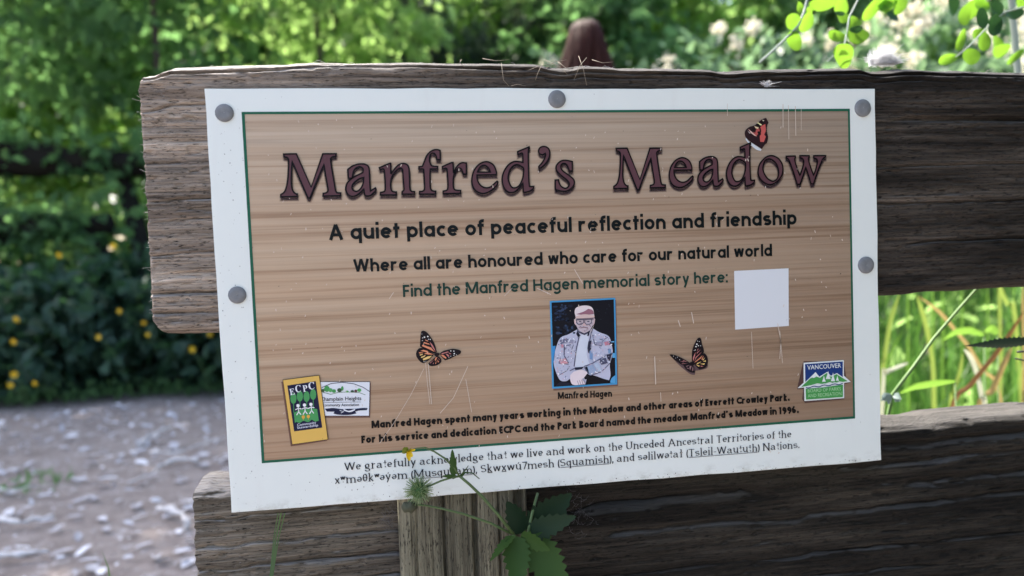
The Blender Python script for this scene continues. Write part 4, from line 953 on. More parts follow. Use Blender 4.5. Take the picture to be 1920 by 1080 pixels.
# trees on the left whose branches hang over the bushes
TL = [(-4.4,7.4,9.0,1.9,1.6,1.75,LM,41,'leafy tree hanging over the bushes at the frame edge'), (-2.6,7.0,9.2,1.7,1.5,1.95,LM,42,'slim dark stemmed tree hanging over the dark gap'), (-.9,7.9,8.8,1.7,1.5,1.5,LB,43,'bright yellow green tree above the sawn end of the plank')]
for x, y, h, rx, ry, b, lm, sd_, lb in TL:
    plant('broadleaf_tree', lb, 'tree', x, y, h, rx, ry, b, 210, 20, .22, .16, .66, lm, 1, .06, 'broadleaf trees behind the path', sd_, .35, .7)
plant('broadleaf_tree', 'unseen tall broadleaf tree added beyond the frame edge to shade the path', 'tree', -4.9, 4.9, 8.6, 1.9, 1.9, 3.7, 260, 22, .24, .17, .66, LM, 1, .09, 'broadleaf trees behind the path', 44, .3, .6)  # added out of view so its crown keeps the sun off the path
plant('added_shade_shrub', 'dense evergreen shrub beside the fence, shading the sign\u2019s right half', 'shrub', 1.18, -.50, 3.2, .58, .52, .1, 300, 30, .11, .065, .6, LD, 6, .02, 'unseen shrubs added to shade the sign', 45, .3, .4, crown_name='leaves', trunk_name='stems')  # out of view, added to block skylight from the sign's right
plant('added_shade_shrub', 'taller unseen shrub added behind the viewer to cut skylight on the sign', 'shrub', .95, -1.45, 3.6, .6, .55, .1, 240, 16, .13, .11, .6, LD, 6, .02, 'unseen shrubs added to shade the sign', 46, .3, .4, crown_name='leaves', trunk_name='stems')  # second unseen blocker, added to deepen the shade on the sign's right
# middle: conifers and bright broadleaf trees
c1 = plant('conifer', 'dark conifer with dense drooping boughs behind the upper plank', 'tree', .25, 10.2, 6.4, .85, .85, .5, 210, 26, .17, .16, .2, LN, 1, .10, 'dark conifers in the backdrop', 51, .3, 1.0)
copy_tree(c1, (1.75, 10.8, 0), 1.4, 1.05, 'second dark conifer beside the first, nearer the person')
b1 = plant('broadleaf_tree', 'bright green broadleaf tree between the two conifers', 'tree', 1.05, 12.3, 6.8, 1.5, 1.3, 1.0, 170, 22, .26, .24, .66, LB, 1, .09, 'broadleaf trees in the backdrop', 52)
b2 = plant('broadleaf_tree', 'fresh green broadleaf tree behind the person', 'tree', 2.9, 10.0, 6.2, 1.4, 1.2, .6, 170, 22, .24, .23, .66, LM, 1, .08, 'broadleaf trees in the backdrop', 53)
for x, y, rz, sc, src, lb in ((-.9,11.5,.7,1.0,b1,'yellow green broadleaf tree just left of the first conifer'), (4.6,11.6,2.2,1.05,b1,'bright broadleaf tree behind the cream flowering shrub'), (6.6,10.4,4.0,.95,b2,'broadleaf tree behind the round leaved sapling'), (8.6,11.8,5.1,1.1,b1,'broadleaf tree at the far right of the backdrop'), (-3.0,11.8,3.3,1.1,b2,'broadleaf tree behind the slim dark stemmed one'), (-5.6,11.0,1.9,1.1,b1,'broadleaf tree far behind the frame edge bush')):
    copy_tree(src, (x, y, 0), rz, sc, lb)
fw_ = 'distant woodland trees closing the view'
for i, (x, y) in enumerate(((-8,15.5),(-5.2,16.2),(-2.4,15.6),(.4,16.5),(3.2,15.8),(6,16.4),(8.9,15.7),(12,16.4),(15,15.2),(11.5,12.6))):
    copy_tree(b2 if i % 2 else b1, (x, y, 0), i*1.3, 1.22, 'distant leafy tree closing the gaps between the nearer trees', fw_)
# understorey
n = 9000; C = np.stack([rng.uniform(-9, 13, n), rng.uniform(4.9, 17, n), np.abs(rng.normal(0, .32, n))+.02], 1)
V, F = crown(C, C*0+np.array([0,-.2,.5]), .17, .65, .2); o = np_mesh('undergrowth', V, F, LD); tag(o, 'dark green undergrowth covering the woodland floor behind the path', 'undergrowth', kind='stuff')
# right: greyed bushes with cream blossom
mcr = leafmat('cream_blossom', (.78,.71,.56,1), (.90,.86,.74,1), (.92,.88,.72,1), .55, .7, .2)
def blossom_shrub(x, y, h, rx, ry, nb, seed, label):
    o = plant('flowering_shrub', label, 'shrub', x, y, h, rx, ry, .25, 120, 15, .11, .085, .6, LG, 8, .016, 'cream flowering shrubs behind the fence', seed, .4, .4, crown_name='leaves', trunk_name='stems')
    rg = np.random.default_rng(seed+100); ctr = np.array([0,0,(h+.25)/2])
    C, out, cc = clumps(ctr, (rx*1.04, ry*1.04, (h-.25)/2*1.04), int(nb*1.25), 60, .021, .93, 1.2, rg)
    n = len(C); V, F = leaf_mesh(C, rg.normal(size=(n,3)), rg.normal(size=(n,3)), .021*(.6+.8*rg.random(n)), np.full(n, .9))
    np_mesh('blossom', V, F, mcr, o)
for a in ((1.75,3.2,2.05,.75,.6,60,61,'cream flowering shrub beside the person, sparser blossom'), (2.75,2.9,2.1,.75,.55,95,62,'cream flowering shrub behind the white seed fluff, thick with blossom'), (3.55,2.5,1.95,.7,.5,75,63,'cream flowering shrub at the frame\u2019s right edge'), (1.2,4.6,2.3,.8,.6,40,64,'cream flowering shrub set back behind the person')): blossom_shrub(*a)
# ------------------------------------------------------------------ meadow grass seen under the upper plank
GR_ = leafmat('grass_green', (.03,.09,.016,1), (.10,.21,.045,1), (.22,.50,.07,1), .45, .4)
def grass(name, n, xr, yr, hr, wr, m, lean=.25, rg=rng, z0=-.03):
    k = 6; x = rg.uniform(*xr, n); y = rg.uniform(*yr, n); h = rg.uniform(*hr, n); w = rg.uniform(*wr, n)
    a = rg.uniform(0, 2*math.pi, n); ln = np.abs(rg.normal(0, lean, n)); f = rg.uniform(0, math.pi, n)
    V = np.zeros((n, k, 2, 3))
    for i in range(k):
        u = i/(k-1); off = h*ln*u**2.2
        px_ = x+off*np.cos(a); py_ = y+off*np.sin(a); pz = z0+h*u*(1-.25*ln*u*u)
        hw = w*.5*min(1, (1-u)*1.6+.06)
        V[:, i, 0] = np.stack([px_-np.cos(f)*hw, py_-np.sin(f)*hw, pz], 1); V[:, i, 1] = np.stack([px_+np.cos(f)*hw, py_+np.sin(f)*hw, pz], 1)
    b = (np.arange(n)*k*2)[:, None]
    F = np.concatenate([b+np.array([[2*i, 2*i+1, 2*i+3, 2*i+2]]) for i in range(k-1)], 1).reshape(-1, 4)
    return np_mesh(name, V.reshape(-1, 3), F, m)
o = grass('tall_grass', 5200, (.1, 4.0), (.75, 3.4), (.45, 1.0), (.003, .0075), GR_); tag(o, 'dense tall green meadow grass seen through the gap between the planks', 'grass', kind='stuff')
n = 1500; C = np.stack([rng.uniform(.5, 4.2, n), rng.uniform(1.2, 3.0, n), rng.uniform(.1, .85, n)], 1)
V, F = crown(C, C*0+np.array([0,-.3,.4]), .07, .5, .1); o = np_mesh('meadow_herbs', V, F, LB); tag(o, 'leafy green herbs growing among the tall meadow grass', 'herbs', kind='stuff')
def bladesmat(nm, c, tr): return leafmat(nm, tuple(x*.8 for x in c[:3])+(1,), c, tr, .45, .5)
MY = bladesmat('blade_yellowgreen', (.27,.36,.07,1), (.52,.68,.14,1)); MT = bladesmat('blade_tan', (.42,.30,.13,1), (.6,.42,.16,1)); MR = bladesmat('blade_rust', (.26,.12,.06,1), (.5,.25,.08,1)); MW = bladesmat('blade_bleached', (.62,.62,.50,1), (.7,.72,.5,1)); MGn = bladesmat('blade_green', (.10,.24,.04,1), (.35,.62,.08,1))
def px_blade(pts, yy, wpx, m, label, dy=0, name='grass_blade', root=True):  # one object for each single grass blade
    o_ = (1640, 530); P3 = [U(o_[0]+a/3.6, o_[1]+b/3.6, yy+dy*i/len(pts)) for i, (a, b) in enumerate(pts)]
    if root:
        e = P3[-1]; dx = (P3[-1]-P3[-2]).normalized(); r_ = Vector((e.x+dx.x/max(.4,-dx.z)*.12, e.y+.02, -.02)) if dx.z < 0 else Vector((e.x, e.y, -.02))
        P3 += [e.lerp(r_, .45), r_]
    # smooth
    q = []
    for i in range(len(P3)-1):
        p0, p1, p2, p3 = P3[max(i-1,0)], P3[i], P3[i+1], P3[min(i+2,len(P3)-1)]
        for k in range(5):
            t_ = k/5; q.append(.5*((2*p1)+(p2-p0)*t_+(2*p0-5*p1+4*p2-p3)*t_**2+(3*p1-p0-3*p2+p3)*t_**3))
    q.append(P3[-1]); q.reverse()
    w = wpx*.78/3.6*(yy+.5)/1300*.5; mb = MB(); mb.blade(q, w, (1, -.25, .1), .3, 0, lambda u: min(1, .7+u)*min(1, (1-u)*6+.12))
    return tag(mb.build(name, m, origin=P3[-1] if root else P3[0]), label, 'grass', 'large grass blades in the gap between the planks')
px_blade([(170,70),(110,250),(70,500),(52,680)], .50, 40, MY, 'pale yellow blade leaning beside the sign\u2019s right edge')
px_blade([(228,540),(150,570),(75,612),(58,700)], .48, 36, MW, 'short bleached blade stub bent over near the sign edge')
px_blade([(285,85),(335,240),(370,400),(400,700)], .62, 42, MY, 'yellow green blade drooping from the upper plank\u2019s underside')
px_blade([(300,95),(440,200),(560,340),(640,440),(730,590),(850,780)], .58, 30, MT, 'long tan blade crossing diagonally behind the bleached one')
px_blade([(603,450),(655,510),(700,640),(728,780),(748,900)], .42, 44, MW, 'broad bleached white blade folded over in mid gap')
px_blade([(598,470),(575,600),(535,740),(508,870)], .44, 34, MY, 'yellow green half of the folded blade, left of the white one')
px_blade([(1010,190),(900,370),(790,520),(650,690),(505,920)], .40, 42, MR, 'rust brown blade running diagonally down across the gap')
px_blade([(930,430),(870,560),(800,720),(690,900)], .46, 52, MT, 'wide tan blade beside the rust brown one')
px_blade([(838,10),(845,150),(848,380),(852,560)], .66, 34, MY, 'upright yellow green blade near the gap\u2019s right side')
px_blade([(1000,10),(1003,300),(1006,640)], .40, 26, MT, 'upright tan blade at the frame\u2019s right edge')
px_blade([(950,240),(900,150),(850,40),(840,-40)][::-1], .70, 40, MY, 'arching yellow green blade behind the upright one')
px_blade([(190,330),(130,420),(80,560),(40,760)], .75, 30, MGn, 'green blade low beside the sign edge')
# thin dark upright stalks
for i, (x, yy) in enumerate(((220,.9),(390,1.0),(455,1.1),(585,1.2),(760,1.05),(935,1.1))):
    px_blade([(x,-60),(x+6,300),(x+2,600),(x+10,860)], yy, 22, MGn, 'slim upright green stem standing among the meadow grass', name='wild_reed')
# the sharp green stalk close behind the planks, with its pale curled leaf
st = empty('wild_stalk', U(1655, 900, .13).to_3d().xy.to_3d(), 'thin green stalk slanting across the gap with a pale curled leaf at its foot', 'stalk')
mst = mat('stalk_green', (.13,.22,.075,1), .5, .4); mb = MB()
Q = [U(1640+a/3.6, 530+b/3.6, .12) for a, b in ((720,-40),(690,40),(540,210),(400,375),(260,570),(122,750))]; Q += [U(1660, 800, .12), Vector((U(1655,900,.13).x, .13, 0))]
mb.tube(Q[::-1], .0018, .0011, 7); mb.build('stem', mst, st)
mpc = leafmat('curled_leaf', (.20,.27,.24,1), (.34,.42,.40,1), (.3,.4,.3,1), .2); mb = MB()
for (a, b, c_) in (((120,755),(85,762),(40,800)), ((120,755),(150,765),(182,790)), ((120,755),(100,790),(92,822)), ((120,755),(70,780),(45,770)), ((125,758),(160,790),(170,800))):
    mb.blade([U(1640+x/3.6, 530+y_/3.6, .12-.004*k) for k, (x, y_) in enumerate((a, b, c_))], .0035, (.2,.6,1), .5)
mb.build('leaf', mpc, st)
# bright broad leaves
mb = MB()
def gap_leaf(pts, wpx, yy, m, label, nm='meadow_weed', stem_to=None):
    P3 = [U(1640+a/3.6, 530+b/3.6, yy) for a, b in pts]; o = empty(nm, (P3[0].x, P3[0].y, 0), label, 'plant')
    q = []
    for i in range(len(P3)-1):
        for k in range(5): q.append(P3[i].lerp(P3[i+1], k/5))
    q.append(P3[-1]); mb = MB(); mb.blade(q, wpx/3.6*(yy+.5)/1300*.5, (.1,-.5,1), .25, 0, lambda u: math.sin(math.pi*min(1, u*.93+.05))**.7)
    mb.build('leaf_blade', m, o); mb = MB(); mb.tube([Vector((P3[0].x+.01, P3[0].y+.02, -.02)), Vector((P3[0].x+.012, P3[0].y+.01, P3[0].z*.6)), P3[0]], .0016, .001, 6); mb.build('stem', mst, o)
gap_leaf([(740,355),(640,325),(550,335),(462,388)], 62, .45, MGn, 'bright green leaf reaching left in the middle of the gap')
gap_leaf([(830,350),(790,310),(740,330)], 60, .47, MGn, 'small blurred green leaf beside the bright one')
gap_leaf([(545,668),(400,685),(280,705),(172,745)], 62, .34, MGn, 'long bright green leaf lying low in the gap')
# dark serrated leaf at the right edge
def toothed(base, tip, w, side, teeth, m, name, parent, curl=0., prof=lambda u: math.sin(math.pi*min(1, max(0, u))**.8)**.8, nseg=None, fold=.15, tooth=.22):
    base = Vector(base); tip = Vector(tip); side = Vector(side); ax = (tip-base); L_ = ax.length; t_ = ax.normalized(); s_ = (side-t_*side.dot(t_)).normalized(); nn = t_.cross(s_)
    n = nseg or teeth*4; vs = []
    for i in range(n+1):
        u = i/n; ph = (u*teeth) % 1
        h = w*prof(u)*(1-tooth+tooth*2*(ph if ph < .8 else (1-ph)*4)*.9)
        c = base+ax*u+nn*curl*L_*(u*u)
        vs += [c-s_*h+nn*h*fold-t_*0, c-s_*h*.5+nn*h*fold*.35, c, c+s_*h*.5+nn*h*fold*.35, c+s_*h+nn*h*fold]
    fs = [(i*5+j, i*5+j+1, i*5+j+6, i*5+j+5) for i in range(n) for j in range(4)]
    mb = MB(); mb.add(vs, fs); return mb.build(name, m, parent)
MDK = leafmat('leaf_nearblack', (.012,.022,.018,1), (.02,.034,.026,1), (.02,.05,.02,1), .1)
br = empty('bramble_spray', (.56, .16, 0), 'dark serrated leaf on a thin stem at the gap\u2019s right side', 'bramble')
A_ = U(1640+1120/3.6, 530+395/3.6, .07); B_2 = U(1640+608/3.6, 530+432/3.6, .07)
toothed(A_, B_2, .0052, (0,-.35,1), 16, MDK, 'leaf', br, .02, lambda u: min(1, (1-u)*2.2)*min(1,.4+u*2), fold=.3)
mb = MB(); mb.tube([Vector((.56,.16,-.02)), Vector((.555,.13,.5)), A_], .0022, .0012, 7); mb.tube([U(1640+950/3.6, 530+512/3.6, .08), U(1640+1060/3.6, 530+535/3.6, .08), Vector((.553,.12,.52))], .0008, .0009, 6); mb.tube([U(1640+965/3.6, 530+467/3.6, .075), U(1640+1060/3.6, 530+460/3.6, .075), Vector((.554,.125,.66))], .0012, .0012, 6); mb.build('stem', mat('dark_stem', (.04,.045,.035,1), .6), br)

# ------------------------------------------------------------------ sapling with round leaflets above the plank
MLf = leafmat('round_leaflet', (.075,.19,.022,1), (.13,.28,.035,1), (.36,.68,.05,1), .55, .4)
MLd = leafmat('round_leaflet_shaded', (.015,.05,.018,1), (.025,.075,.026,1), (.06,.16,.04,1), .2, .4)  # darker copy of the leaflet material with shade put into its colour
sap = empty('sapling', (.62, .34, 0), 'young sapling with round bright green leaflets arching over the upper plank', 'sapling')
mcane = mat('cane', (.36,.42,.36,1), .5, .4); mb = MB(); mbb = MB()
cane_top = Vector((.42, .27, 1.34))
mb.tube([Vector((.62,.34,-.03)), Vector((.70,.33,.7)), Vector((.62,.30,1.2)), cane_top, Vector((.24,.24,1.36))], .005, .002, 8)
mb.tube([Vector((.69,.33,.8)), Vector((.66,.28,1.05)), U(1930,10,.22)], .003, .0016, 7)
def lf(px, py, rx, ry, rot, yy, m_i=0, tilt=0.):
    """a round leaflet facing the viewer's side, seen at a pixel"""
    c_ = U(px, py, yy); k = (yy+.47)/1300*1.25; n = 16; vs = [c_+Vector((0,.0022,0))]
    cr, sr = math.cos(rot), math.sin(rot)
    for j in range(n):
        a = 2*math.pi*j/n; ex, ey = rx*math.cos(a)*k, ry*math.sin(a)*k*(1-.10*math.cos(a))
        wv_ = 1+.05*math.sin(3*a+px*.7)+.05*math.cos(2*a+py); ex *= wv_; ey *= wv_; dx = ex*cr-ey*sr; dz = ex*sr+ey*cr
        vs.append(c_+Vector((dx, tilt*dz+.0012*math.sin(2*a+px), dz)))
    q_ = MB(); q_.add(vs, [(0, j+1, (j+1) % n+1) for j in range(n)]); o = q_.build('leaflet', (MLf, MLd)[m_i], sap)
    if m_i: o['label'] = 'leaflet with shade put into its darker colour'
o1 = lambda x, y: (1440+x/7.7125, y/7.7125)
def L1(x, y, rx, ry, rot=0, yy=.2, mi=0): p = o1(x, y); lf(p[0], p[1], rx/7.7125, ry/7.7125, rot, yy, mi, random.uniform(-.4,.4))
for a in ((365,312,105,92,.25,.2),(560,322,88,110,-.3,.205),(390,588,92,125,.35,.2),(482,125,58,85,.1,.22),(800,55,180,75,.15,.24),(1005,520,125,75,-.25,.21),(1290,505,160,108,.05,.2),(1095,800,125,150,.75,.19),(1255,318,95,78,.3,.205),(1095,255,92,68,.2,.215),(1060,80,90,120,.5,.25),(1500,140,140,80,.9,.26),(1720,75,150,75,.35,.25),(1640,20,120,60,.5,.27),(600,175,40,60,.2,.23)): L1(*a)
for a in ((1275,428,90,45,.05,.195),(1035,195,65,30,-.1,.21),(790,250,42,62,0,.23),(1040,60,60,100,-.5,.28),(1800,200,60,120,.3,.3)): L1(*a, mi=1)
o2 = lambda x, y: (1640+x/6.75, y/6.75)
def L2(x, y, rx, ry, rot=0, yy=.18, mi=0): p = o2(x, y); lf(p[0], p[1], rx/6.75, ry/6.75, rot, yy, mi, random.uniform(-.4,.4))
for a in ((1385,520,82,118,-.45,.18),(1310,418,95,52,.45,.19),(1220,710,115,95,.1,.18),(935,745,135,55,.25,.19),(1150,190,75,130,-.45,.26),(1260,110,150,90,.5,.28),(1100,500,48,150,-.45,.24),(1370,70,95,80,.1,.27),(320,60,80,110,-.5,.25),(130,60,120,60,.4,.25),(1600,640,110,70,.4,.3),(1560,560,70,110,0,.33),(1850,50,60,70,0,.22),(1780,720,150,40,.6,.24)): L2(*a)
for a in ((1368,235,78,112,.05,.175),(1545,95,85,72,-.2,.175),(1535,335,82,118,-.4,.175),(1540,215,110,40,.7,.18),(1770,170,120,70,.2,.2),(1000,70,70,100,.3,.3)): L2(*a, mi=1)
R1 = [U(*o1(*p), .2) for p in ((-120,900),(0,800),(200,610),(440,370),(520,180),(565,0))]+[cane_top.lerp(Vector((.24,.24,1.36)), .7)]
R2 = [U(*o1(*p), .2) for p in ((860,890),(1110,640),(1150,420),(1175,250),(1260,80),(1330,-60))]+[cane_top.lerp(Vector((.24,.24,1.36)), .3)]
R3 = [U(*o2(*p), .18) for p in ((1030,720),(1180,600),(1480,290),(1650,150),(1890,90),(2000,70))]+[U(1930,10,.22)]
mb.tube(R1, .0013, .0011, 6); mb.tube(R2, .0008, .0009, 6); mb.tube(R3, .0006, .0011, 6)
mb.build('stem', mcane, sap)

# ------------------------------------------------------------------ the flowering herb in front of the sign
hb = empty('yellow_avens', (.0, -.03, 0), 'herb with spiky green seed head and one yellow flower, before the sign', 'wild flower')
YH = -.022; mhs = mat('herb_stem', (.085,.13,.045,1), .55, .35); mb = MB()
J = (963, 1002)
def hp(x, y, d=0): return U(x, y, YH+d)
mb.tube([hp(*J), hp(934,965), hp(903,930), hp(880,908), hp(862,893)], .0011, .0009, 8)
mb.tube([hp(862,893), hp(852,878), hp(835,860), hp(815,847), hp(797,839), hp(780,841), hp(768,846)], .00065, .0005, 7)
mb.tube([hp(862,893), hp(845,896), hp(826,902), hp(806,911), hp(790,918)], .0007, .0006, 7)
mb.tube([hp(957,1000), hp(920,981), hp(870,964), hp(830,954), hp(800,948), hp(772,946)], .0009, .0006, 7)
mb.tube([hp(990,1000,.004), hp(998,962,.012), hp(1008,925,.0235)], .0011, .001, 8)
mb.tube([Vector((.0,-.03,-.02)), Vector((-.02,-.04,.3)), hp(966,1075,.004), hp(*J)], .0022, .0012, 8)
mb.build('stem', mhs, hb)
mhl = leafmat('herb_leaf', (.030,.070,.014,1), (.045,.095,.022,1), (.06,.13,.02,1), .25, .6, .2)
mhd = leafmat('herb_leaf_shaded', (.010,.024,.009,1), (.015,.034,.012,1), (.02,.05,.015,1), .15, .6, .2)  # dim rear leaves: their shade is put into this darker leaf colour
wp = lambda u: (math.sin(math.pi*u**.62)**.75)*(1 if u > .04 else .5)
toothed(hp(962,1003), hp(921,1055,-.012), .0062, (.8,-.2,.5), 6, mhl, 'leaf', hb, .05, wp)
toothed(hp(966,1004), hp(972,1108,-.014), .0092, (1,0,.0), 8, mhl, 'leaf', hb, .06, wp)
toothed(hp(976,1004), hp(1033,1029,-.01), .0068, (-.3,0,.9), 6, mhl, 'leaf', hb, .08, wp)
toothed(hp(992,1003,.003), hp(1066,1120,-.012), .0125, (.9,0,.45), 9, mhl, 'leaf', hb, .05, wp)
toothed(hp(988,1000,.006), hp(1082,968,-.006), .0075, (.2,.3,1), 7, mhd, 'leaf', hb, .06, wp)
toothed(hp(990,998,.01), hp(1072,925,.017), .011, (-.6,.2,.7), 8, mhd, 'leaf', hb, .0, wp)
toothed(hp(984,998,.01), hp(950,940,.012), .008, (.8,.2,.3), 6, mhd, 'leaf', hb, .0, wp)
toothed(hp(851,893), hp(848,843,-.002), .0026, (1,0,0), 3, mhl, 'bract', hb, .04, wp, nseg=14)
toothed(hp(857,894), hp(829,893,-.002), .0016, (0,0,1), 3, mhl, 'bract', hb, .03, wp, nseg=12)
mb = MB(); mb.tube([hp(866,893), hp(872,886), hp(886,887), hp(899,898,-.002)], .0006, .0003, 6); mb.tube([hp(864,895), hp(872,902)], .0008, .0002, 5); mb.tube([hp(862,893), hp(873,881), hp(878,873)], .0005, .0002, 5)
mb.build('bract', mhl, hb)
# seed head: a core bristling with fine hooked styles
msd = leafmat('seed_styles', (.16,.24,.09,1), (.40,.48,.26,1), (.4,.5,.2,1), .3)
c_ = hp(785, 919); k = .445/1300; mb = MB(); n = 330; Rr = 28*k
for i in range(n):
    zc = 1-2*(i+.5)/n; a = i*2.39996; d = Vector((math.sqrt(1-zc*zc)*math.cos(a), math.sqrt(1-zc*zc)*math.sin(a), zc))
    d = (d+Vector((random.gauss(0,.13), random.gauss(0,.13), random.gauss(0,.13)))).normalized(); l = Rr*random.uniform(.78, 1.08)
    e = c_+d*l; hk = d.orthogonal().normalized()*.0005
    mb.tube([c_+d*Rr*.3, c_+d*l*.7, e, e+hk], lambda u: .00019*(1.2-u*.8), n=4, cap=False)
sh = mb.build('seed_head', msd, hb, smooth=False)
bm = bmesh.new(); bmesh.ops.create_icosphere(bm, subdivisions=3, radius=Rr*.52); 
for v in bm.verts: v.co *= 1+.12*math.sin(v.co.x*3000)*math.sin(v.co.z*2700)
bmesh.ops.translate(bm, verts=bm.verts, vec=c_-Vector(hb.location)); me = bpy.data.meshes.new('seed_core'); bm.to_mesh(me); bm.free(); me.materials.append(mat('seed_green', (.05,.11,.025,1), .6)); oc_ = bpy.data.objects.new('seed_core', me); COL.objects.link(oc_); oc_.parent = sh
# flower: green sepals, three remaining yellow petals, and a spent bud below
fl = hp(764, 846); k = .44/1300
myl = leafmat('petal_yellow', (.78,.50,.01,1), (.85,.60,.02,1), (.9,.6,.02,1), .3, .5); mse = leafmat('sepal', (.16,.20,.02,1), (.26,.30,.04,1), (.3,.36,.05,1), .3)
def petal(c, tip, w, m, nm, par):
    return toothed(c, tip, w, (.8,.3,.5), 1, m, nm, par, .12, lambda u: math.sin(math.pi*(.08+.86*u))**.6, nseg=8, fold=.3, tooth=0)
f_ = toothed(fl, fl+Vector((-8*k,-.002,6*k)), 5.5*k, (.5,.2,.8), 1, mse, 'flower', hb, .1, lambda u: math.sin(math.pi*(.1+.8*u))**.7, nseg=8, tooth=0)
for dx, dz, w, m in ((-6,1,5,mse),(-2,7,5,mse),(3,4,5,mse),(6,-8,4.5,myl),(2,-14,4,myl),(10,2,3.6,myl),(7,6,3.4,mse)): petal(fl+Vector((0,-.001,0)), fl+Vector((dx*1.5*k,-.003,dz*1.15*k)), w*k, m, 'petal' if m is myl else 'sepal', f_)
bm = bmesh.new(); bmesh.ops.create_icosphere(bm, subdivisions=3, radius=1)
for v in bm.verts: v.co = Vector((v.co.x*.0052, v.co.y*.004, v.co.z*.0038*(1+.2*math.sin(v.co.x*7))))
bmesh.ops.translate(bm, verts=bm.verts, vec=hp(768,950)-Vector(hb.location)); me = bpy.data.meshes.new('spent_bud'); bm.to_mesh(me); bm.free(); me.materials.append(mat('bud', (.05,.055,.03,1), .7)); ob_ = bpy.data.objects.new('spent_bud', me); COL.objects.link(ob_); ob_.parent = hb
# cobweb rags beside the upright board
mcw = mat('cobweb', (.17,.165,.175,1), .8, .2)
def web(cx_, cy_, n, sx, sy, label, yy):
    mb = MB(); c0 = U(cx_, cy_, yy)
    for i in range(n):
        a = U(cx_+random.gauss(0, sx), cy_+random.gauss(0, sy), yy-random.uniform(0,.002)); b = a+Vector((random.gauss(0,.004), random.gauss(0,.001), random.gauss(0,.004))); m_ = a.lerp(b, .5)+Vector((0,0,-.0015))
        mb.tube([a, m_, b], .00007, .00006, 3, cap=False)
    return tag(mb.build('cobweb', mcw, origin=c0), label, 'cobweb', 'dusty cobwebs on the lower plank')
web(728, 972, 46, 8, 14, 'dusty cobweb rag left of the upright board', .0185)
web(1088, 965, 46, 13, 24, 'dusty cobweb rags right of the herb under the sign', .0175)
# grass wisps at the front
mgb = leafmat('front_blade', (.07,.13,.05,1), (.10,.18,.07,1), (.15,.3,.06,1), .3)
mb = MB()
for dx, w in ((0,.0010),(5,.0007),(-4,.0006)):
    q = [U(506+dx*.3,1100,.008), U(511+dx*.5,1060,.010), U(517+dx,1010,.012), U(527+dx*1.4,962,.012)]; q = [Vector((q[0].x, .0, .0)), Vector((q[0].x, .004, .3))]+q
    mb.blade(q, w, (1,0,0), .3, 0, lambda u: 1 if u < .8 else .5)
tag(mb.build('grass_wisp', mgb, origin=Vector((U(506,1100,.008).x,0,0))), 'thin green grass wisp against the lower plank, reaching the sign\u2019s bottom edge', 'grass wisp')
mb = MB(); q = [U(208,1100,.25), U(203,1065,.25), U(190,1030,.25)]; q = [Vector((q[0].x+.02,.25,0)), Vector((q[0].x+.012,.25,.3))]+q; mb.blade(q, .0011, (1,0,0), .3)
tag(mb.build('grass_wisp', mgb, origin=Vector((q[0].x,.25,0))), 'lone dark grass wisp rising before the earth path', 'grass wisp')

# ------------------------------------------------------------------ yellow flowers in the shrubs, chips and sticks on the path
mfy = leafmat('buttercup', (.80,.48,.01,1), (.85,.60,.03,1), (.9,.6,.03,1), .35, .4)
proto = None
for i, (x, y) in enumerate(((213,462),(225,583),(270,605),(278,627),(186,632),(32,598),(361,655),(27,640),(27,702),(66,718),(394,627),(112,478),(20,722),(330,560))):
    yy = 3.92+random.uniform(0,.12); p = U(x, y, yy)
    if proto is None:
        proto = empty('yellow_flower', p, '', 'flower', 'small yellow flowers in the dark shrubs')
        mb = MB()
        for k in range(5):
            a = 2*math.pi*k/5; d = Vector((math.cos(a), -.35, math.sin(a))); mb.blade([p, p+d*.010, p+d*.019], .0085, (-math.sin(a), 0, math.cos(a)), .15, 0, lambda u: math.sin(math.pi*(.2+.7*u)))
        mb.build('petals', mfy, proto); mb = MB(); mb.tube([p, p+Vector((.01,.12,-.1)), p+Vector((.02,.3,-.4))], .0015, .002, 5); mb.build('stalk', mst, proto); o = proto
    else: o = copy_tree(proto, p, 0, random.uniform(.75, 1.15)); o.rotation_euler = (random.uniform(-.4,.4), random.uniform(-3,3), random.uniform(-.3,.3)) ; o.rotation_euler[1] = 0
    o['label'] = 'small yellow flower dotted among the dark shrub leaves'
mch = leafmat('pale_chips', (.42,.40,.42,1), (.85,.83,.86,1), (.5,.5,.5,1), .1, .7, .2)
n = 3600; y = rng.uniform(1.0, 4.1, n)**1.0; x = rng.uniform(-3.6, .3, n)
C = np.stack([x, y, .012+.004*rng.random(n)-.02+.05*(fbm(x*1.7, y*1.7, 4)-.47)], 1); D = rng.normal(size=(n,3)); D[:,2] *= .12; N_ = rng.normal(size=(n,3))*.25; N_[:,2] += 1
V, F = leaf_mesh(C, D, N_, .010+.065*rng.random(n)**3.4, .25+.4*rng.random(n), .03); o = np_mesh('pale_chips', V, F, mch); tag(o, 'pale wood chips and fallen petals scattered over the earth path', 'wood chips', kind='stuff')
mstk = mat('bleached_wood', (.62,.58,.56,1), .8, .2); t = NT(mstk)
c = t.ramp(t.noise(t.coords((40,40,40)), 1, 4, .6), [(.3, (.42,.38,.36)), (.6, (.70,.66,.64))]); t.l(c, t.b.inputs['Base Color'])
def stick(pts, r, label, seed):
    pr = random.Random(seed); P3 = [G(x, y, .012) for x, y in pts]; q = []
    for i in range(len(P3)-1):
        for k in range(4): q.append(P3[i].lerp(P3[i+1], k/4)+Vector((pr.uniform(-.006,.006), pr.uniform(-.006,.006), pr.uniform(-.002,.006))))
    q.append(P3[-1]); mb = MB(); mb.tube(q, lambda u: .78*r*(.7+.3*math.sin(u*17+seed)+.2*math.sin(u*41+2*seed))*(1-.45*u), n=6)
    return tag(mb.build('bleached_stick', mstk, origin=P3[0]), label, 'stick', 'bleached sticks lying on the path')
